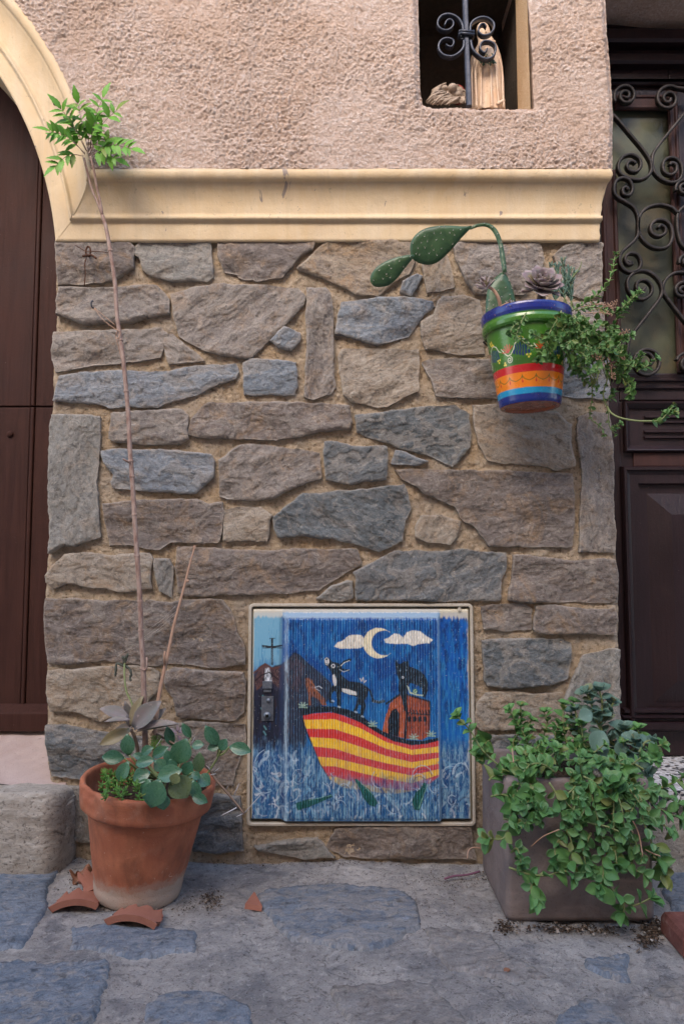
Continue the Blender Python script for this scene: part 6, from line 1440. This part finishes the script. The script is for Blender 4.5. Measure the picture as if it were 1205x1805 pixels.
for (x0, x1, w0, ww) in ((590, 600, 8, 10), (770, 800, 8, 12), (640, 636, 6, 7), (720, 735, 6, 7), (560, 556, 8, 9), (825, 838, 8, 9)):
    q = smoothpath([P(*W7(x0+30*(1 if x0 < 680 else -1), 500), YS-.026), P(*W7(x0, 620), YS-.029), P(*W7((x0+x1)/2, 800), YS-.030), P(*W7(x1, 960), YS-.030)], 5); b.tube(q, [(.0012+.0022*i/len(q)) for i in range(len(q))], 7)
b.tube(smoothpath([P(*W7(840, 890), YS-.026), P(*W7(810, 905), YS-.034), P(*W7(780, 925), YS-.036)], 4), .004, 7)
b.build('robe_fold', STM, sg)
b = MB(); hc = P(*W7(672, 305), YS-.010); b.ball(tuple(hc), (.0105, .011, .0145), 20, 14); 
nz = hc+Vector((0, -.0115, -.001)); b.tube([hc+Vector((0, -.010, .004)), nz+Vector((0, -.001, -.002)), hc+Vector((0, -.010, -.004))], [.0010, .0018, .0010], 6)
for s_ in (-1, 1): b.ball(tuple(hc+Vector((s_*.0038, -.0092, .002))), (.0017, .0014, .0010), 8, 6)
b.tube([hc+Vector((-.003, -.0100, -.0068)), hc+Vector((0, -.0112, -.0066)), hc+Vector((.003, -.0100, -.0068))], .0008, 5); b.build('face', STM, sg)
b = MB()
for s_, sx in ((-1, 640), (1, 750)):
    wr = P(*W7(sx, 560), YS-.026); 
    for k_ in range(4):
        e = wr+Vector((-s_*.010, -.010, .012-.0028*k_+.004)); b.tube(smoothpath([wr+Vector((0, -.002, .004-.003*k_)), wr.lerp(e, .55)+Vector((0, -.004, .001)), e], 4), [.0022]*5+[.0018]*4, 7)
    b.tube([wr+Vector((0, 0, .004)), wr+Vector((-s_*.004, -.007, .014))], [.0022, .0017], 7); b.ball(tuple(wr), (.005, .004, .007), 10, 8)
b.build('praying_hands', STM, sg)
b = MB(); b.ball(tuple(P(*W7(752, 372), YS-.012)), (.0045, .004, .0045), 10, 8); b.ball(tuple(P(*W7(742, 352), YS-.012)), (.0025, .003, .003), 8, 6); b.build('shoulder_ornament', STM, sg)
m = NM('green_glaze'); GG = m.fin((.055, .12, .075), .5, None, .4)
gl = Plant(sg, GG, 60, 0, GG); rr_ = random.Random(5)
for k_ in range(30):
    x = rr_.uniform(640, 760); y = 470+110*abs((x-640)/120-.35)+rr_.uniform(-10, 60)-(20 if x > 720 else -20); a_ = rr_.uniform(0, 6.3)
    gl.leaf(ovate, P(*W7(x, y), YS-.036-rr_.uniform(0, .004)), (math.cos(a_), -.2, math.sin(a_)), (0, -1, .2), .0072, .0075)
gl.done()
m = NM('aged_resin'); o = m.coord(); a = m.noise(o, 150, 4, .6); c = m.mix(m.ramp(a, [(.3, 0), (.7, 1)]), (.27, .20, .145), (.46, .36, .27)); GNM = m.fin(c, .55, m.bump(a, .0006), .35)
m = NM('red_cap'); RC = m.fin(m.mix(m.noise(m.coord(), 90, 4), (.26, .03, .03), (.40, .07, .06)), .6, None, .3)
gn = thing('gnome_head', 'garden gnome lying in the niche, bearded head sideways with red cap', 'figurine', tuple(P(800, 187, -.02)))
YGn = .005
def wp(x, y, Y=YGn): return P(*W7(x, y), Y)
k5 = (YGn+DIST)/FPX/5.02
b = MB(); b.ball(tuple(wp(400, 835)), (88*k5, 70*k5, 82*k5), 32, 22); 
for (x, y, rx, ry, Y) in ((425,838,36,30,-.011),(318,782,34,26,-.009),(455,800,28,34,-.004),(340,845,46,26,-.008)): b.ball(tuple(wp(x, y, YGn+Y)), (rx*k5, rx*k5*.8, ry*k5), 18, 12)
b.build('head', GNM, gn)
b = MB(); b.ball(tuple(wp(385, 778, YGn-.018)), (43*k5, 40*k5, 38*k5), 24, 16); b.build('nose', GNM, gn)
b = MB(); er = [wp(485+20*math.cos(t), 828+30*math.sin(t), YGn-.008) for t in np.linspace(0, 6.3, 16)]; b.tube(er, 7*k5, 8); b.ball(tuple(wp(485, 828, YGn-.005)), (18*k5, 8*k5, 26*k5), 12, 8); b.build('ear', GNM, gn)
b = MB(); b.ball(tuple(wp(428, 778, YGn-.013)), (12*k5, 8*k5, 14*k5), 12, 8); b.build('eye', M['dark_void'], gn)
b = MB(); b.tube(smoothpath([wp(412,758,YGn-.016), wp(428,750,YGn-.018), wp(444,762,YGn-.014)], 4), 5*k5, 6); b.tube(smoothpath([wp(438,770,YGn-.012), wp(450,785,YGn-.012), wp(440,805,YGn-.014)], 4), 6*k5, 6); b.build('brow', GNM, gn)
b = MB(); rg = random.Random(11)
for i in range(64):
    t = i/63; x0 = 300+150*t+rg.uniform(-14, 14); y0 = 800+70*t+rg.uniform(-12, 14) if t < .5 else 862+rg.uniform(-10, 14); 
    x1 = 175+rg.uniform(-25, 60)+190*t*t; y1 = 905+rg.uniform(-20, 30); Y0 = YGn-.014-rg.uniform(0, .008)
    xm, ym = (x0+x1)/2-10*(1-t), (y0+y1)/2-26*(1-t)+rg.uniform(-8, 8)
    b.tube(smoothpath([wp(x0, y0, Y0), wp(xm, ym, Y0-.006), wp(x1, y1, Y0-.002)], 4), [(8-.75*abs(k_-4))*k5 for k_ in range(9)], 6)
for i in range(12):
    x0 = 390+i*9; b.tube(smoothpath([wp(x0, 858, YGn-.014), wp(x0+rg.uniform(-6, 10), 885, YGn-.018), wp(x0+rg.uniform(-16, 16), 915, YGn-.016)], 4), 7*k5, 6)
for i in range(14):
    t = i/13; b.tube(smoothpath([wp(330-20*t, 735+50*t, YGn-.006), wp(270-30*t, 760+60*t, YGn-.014), wp(205-10*t, 800+70*t, YGn-.010)], 4), 7*k5, 6)
b.build('beard', GNM, gn)
b = MB(); V = []
for i in range(15):
    ph = math.pi*.62*i/14
    for k_ in range(28):
        th = 2*math.pi*k_/28; V.append(Vector((92*k5*math.sin(ph)*math.cos(th), 78*k5*math.sin(ph)*math.sin(th), 90*k5*math.cos(ph))))
R_ = Matrix.Rotation(math.radians(50), 3, 'Y'); c = wp(415, 820, YGn+.002); V = [tuple(R_ @ v+c+Vector((.0025, .010, .001))) for v in V]; mk('cap', V, grid_faces(15, 28, True)[:, ::-1], RC, gn)

# ------------------------------------------------------------------ on the ground: shards, dry leaf, twig, brick, litter
def shard(label, c, R0, a0, a1, h, th, rot, cat='shard', rim=True, nm='pot_shard'):
    tg = thing(nm, label, cat, tuple(c)); n = 26; rr = random.Random(label); V = []; Fc = []
    rings = [(0, 0), (.18, .0), (.2, -.002), (1, 0)] if rim else [(0, 0), (1, 0)]
    lo = [.05*float(fbm(np.array(i_*.35), np.array(len(label)*1.), 4, 3)) for i_ in range(n+1)]; pr_ = np.linspace(0, 1, 9)
    for side in (0, 1):
        for j, v in enumerate(pr_):
            for i in range(n+1):
                t = a0+(a1-a0)*i/n; rag = (.010*lo[i]*12+.012*fbm(np.array(t*9.), np.array(1.), 3, 3)) if v > .85 else 0
                edge = (.08*fbm(np.array(v*9.), np.array(i*0.+2), 6, 2)) if i in (0, n) else 0
                tt = t+float(edge); bulge = (.003 if (rim and v < .25 and side == 0) else 0); r = R0-.12*h*v*(1)-(th if side else 0)+bulge
                V.append(Vector((r*math.cos(tt), h*v+float(rag), r*math.sin(tt))))
    m_ = n+1; k = 9*m_
    for j in range(8):
        for i in range(n): a = j*m_+i; Fc.append((a, a+1, a+m_+1, a+m_)); Fc.append((k+a, k+a+m_, k+a+m_+1, k+a+1))
    for i in range(n): Fc.append((i, k+i, k+i+1, i+1)); a = 8*m_+i; Fc.append((a, a+1, k+a+1, k+a))
    for j in range(8): a = j*m_; Fc.append((a, a+m_, k+a+m_, k+a)); a = j*m_+n; Fc.append((a, k+a, k+a+m_, a+m_))
    Mx = Matrix.Rotation(rot[2], 3, 'Z') @ Matrix.Rotation(rot[0], 3, 'X') @ Matrix.Rotation(rot[1], 3, 'Y'); off = Vector((0, 0, -R0*math.sin((a0+a1)/2)+R0*.0))
    V = [Mx @ (v-Vector((R0*math.cos((a0+a1)/2)*1.0, h/2, R0*math.sin((a0+a1)/2)-.5*R0*(1-math.cos((a1-a0)/2)))))+Vector(c) for v in V]
    zmin = min(v.z for v in V); gzz = float(gz(np.array(c[0]), np.array(c[1])))
    V = [tuple(v+Vector((0, 0, gzz-.001-zmin))) for v in V]
    return mk('shard', V, Fc, M['shard'], tg, False) and tg
shard('curved terracotta shard lying left of the terracotta pot foot', PG(137, 1606), .085, math.radians(60), math.radians(122), .055, .009, (.06, 0, .10))
shard('curved terracotta shard lying in front of the terracotta pot foot', PG(240, 1632), .095, math.radians(58), math.radians(118), .050, .009, (.05, 0, -.10))
shard('terracotta shard half hidden behind the left side of the terracotta pot foot', PG(168, 1582), .06, math.radians(60), math.radians(120), .05, .008, (.5, .2, .8))
tg = thing('pot_shard', 'small triangular terracotta chip on the paving between pot and meter cabinet', 'shard', tuple(PG(445, 1600)))
q3 = [PG(431, 1602), PG(461, 1608), PG(447, 1580)]; zt3 = .004
V = [(p.x, p.y, float(gz(np.array(p.x), np.array(p.y)))+.001) for p in q3]; V += [(v[0]*1+.001, v[1]+.002, v[2]+.009) for v in V]
mk('shard', V, [(2, 1, 0), (3, 4, 5), (0, 1, 4, 3), (1, 2, 5, 4), (2, 0, 3, 5)], M['shard'], tg, False)
m = NM('dead_leaf'); a = m.noise(m.coord(), 60, 4, .6); DL = m.fin(m.mix(a, (.16, .07, .04), (.30, .15, .09)), .7, m.bump(a, .002), .25)
dl = thing('dead_leaf', 'curled brown dead leaf lying by the left side of the terracotta pot', 'leaf', tuple(PG(143, 1560)))
g_ = np.linspace(-1, 1, 18); U, Vv = np.meshgrid(g_, g_); rr = np.hypot(U, Vv); s_ = np.maximum(1, rr*(1.1+.25*np.cos(5*np.arctan2(Vv, U)))); U2 = U/s_*.024; V2_ = Vv/s_*.022; c = PG(143, 1562)
zz = .012+.010*np.sin(U2*180)+.008*fbm(U*2.2, Vv*2.2, 5, 3)+.25*V2_
zz = zz-zz.min()+float(gz(np.array(c.x), np.array(c.y)))+.001
o = mk('leaf_blade', np.c_[(c.x+U2).ravel(), (c.y+V2_*.8).ravel(), zz.ravel()], grid_faces(18, 18), DL, dl)
sm = o.modifiers.new('thick', 'SOLIDIFY'); sm.thickness = .0006
d2 = thing('dead_leaf', 'tiny brown dead leaf on the paving in front of the planter', 'leaf', tuple(PG(893, 1711)))
b = MB(); b.inst(ovate, frame(PG(889, 1716, .004), (.7, .6, .35), (-.4, -.4, .8), .014, .014)); b.build('leaf_blade', DL, d2)
pt_ = thing('purple_twig', 'thin purple twig lying at the wall foot beside the planter', 'twig', tuple(PG(815, 1545)))
b = MB(); b.tube(smoothpath([PG(783, 1549, .006), PG(800, 1544, .008), PG(822, 1542, .007), PG(845, 1536, .009)], 4), .0022, 7)
m = NM('purple_bark'); b.build('twig', m.fin((.20, .09, .14), .6, None, .3), pt_)
br_ = thing('brick', 'worn red brick at the right edge of the paving, beside the planter', 'brick', tuple(PG(1195, 1675)))
c = PG(1195, 1672); V, Fc = [], []
x0, x1, y0, y1 = P(1176, 1640, -.33).x, P(1176, 1640, -.33).x+.21, -.385, -.30; pr_ = [(0, .0), (.001, .026), (.005, .036), (.012, .040)]
for (i_, z_) in pr_: V += [(x0+i_, y0+i_, z_), (x1-i_, y0+i_, z_), (x1-i_, y1-i_, z_), (x0+i_, y1-i_, z_)]
for k_ in range(3):
    for j in range(4): j2 = (j+1) % 4; Fc.append((k_*4+j, k_*4+j2, (k_+1)*4+j2, (k_+1)*4+j))
Fc.append((12, 13, 14, 15)); m = NM('red_brick'); a = m.noise(m.coord(), 30, 5, .65); f = m.noise(m.coord(), 260, 4, .6)
c_ = m.mix(m.ramp(a, [(.35, 0), (.65, 1)]), (.11, .04, .032), (.19, .075, .06)); c_ = m.mix(m.ramp(a, [(.6, 0), (.8, .5)]), c_, (.35, .30, .27)); mk('brick_body', V, Fc, m.fin(c_, .8, m.bump(f, .001), .3), br_, False)
m = NM('litter'); r = m.rnd(); LT = m.fin(m.ramp(r, [(0, (.03, .022, .016)), (.55, (.08, .055, .04)), (.8, (.20, .15, .11)), (1, (.42, .38, .34))]), .9, None, .2)
b = MB(); rr = random.Random(9)
def crumb(p, s):
    n = 5; V = [(p[0]+s*rr.uniform(-1, 1), p[1]+s*rr.uniform(-1, 1), p[2]+s*rr.uniform(-.3, .9)) for _ in range(5)]
    b.add(V, [(0, 1, 2), (0, 2, 3), (0, 3, 1), (4, 2, 1), (4, 3, 2), (4, 1, 3)], rr.random())
for (cx_, cy_, sx, sy, n, s) in ((160,1575,45,26,330,.0022),(372,1588,16,14,330,.002),(230,1612,55,8,160,.0022),(330,1600,30,12,90,.002),(1010,1640,90,8,420,.003),(1150,1635,16,16,330,.004),(860,1545,30,12,160,.002),(800,1555,90,14,300,.0016),(640,1526,200,5,330,.0016),(430,1512,80,5,160,.0016),(890,1640,14,12,140,.003),(600,1650,420,110,300,.0010),(760,1600,60,40,200,.0014),(700,1760,300,60,120,.0010),(1140,1660,20,12,130,.004),(130,1527,120,4,120,.0018)):
    for _ in range(n):
        p = PG(rr.gauss(cx_, sx*.6), max(1505, rr.gauss(cy_, sy*.6))); z_ = float(gz(np.array(p.x), np.array(p.y)))+.003
        if p.y > -.004: continue
        crumb((p.x, p.y, z_), s*rr.uniform(.4, 1.5))
lt = b.build('litter', LT, None, False); tag(lt, 'dark soil crumbs, grit and leaf litter scattered round the pots on the paving', 'litter', kind='stuff')
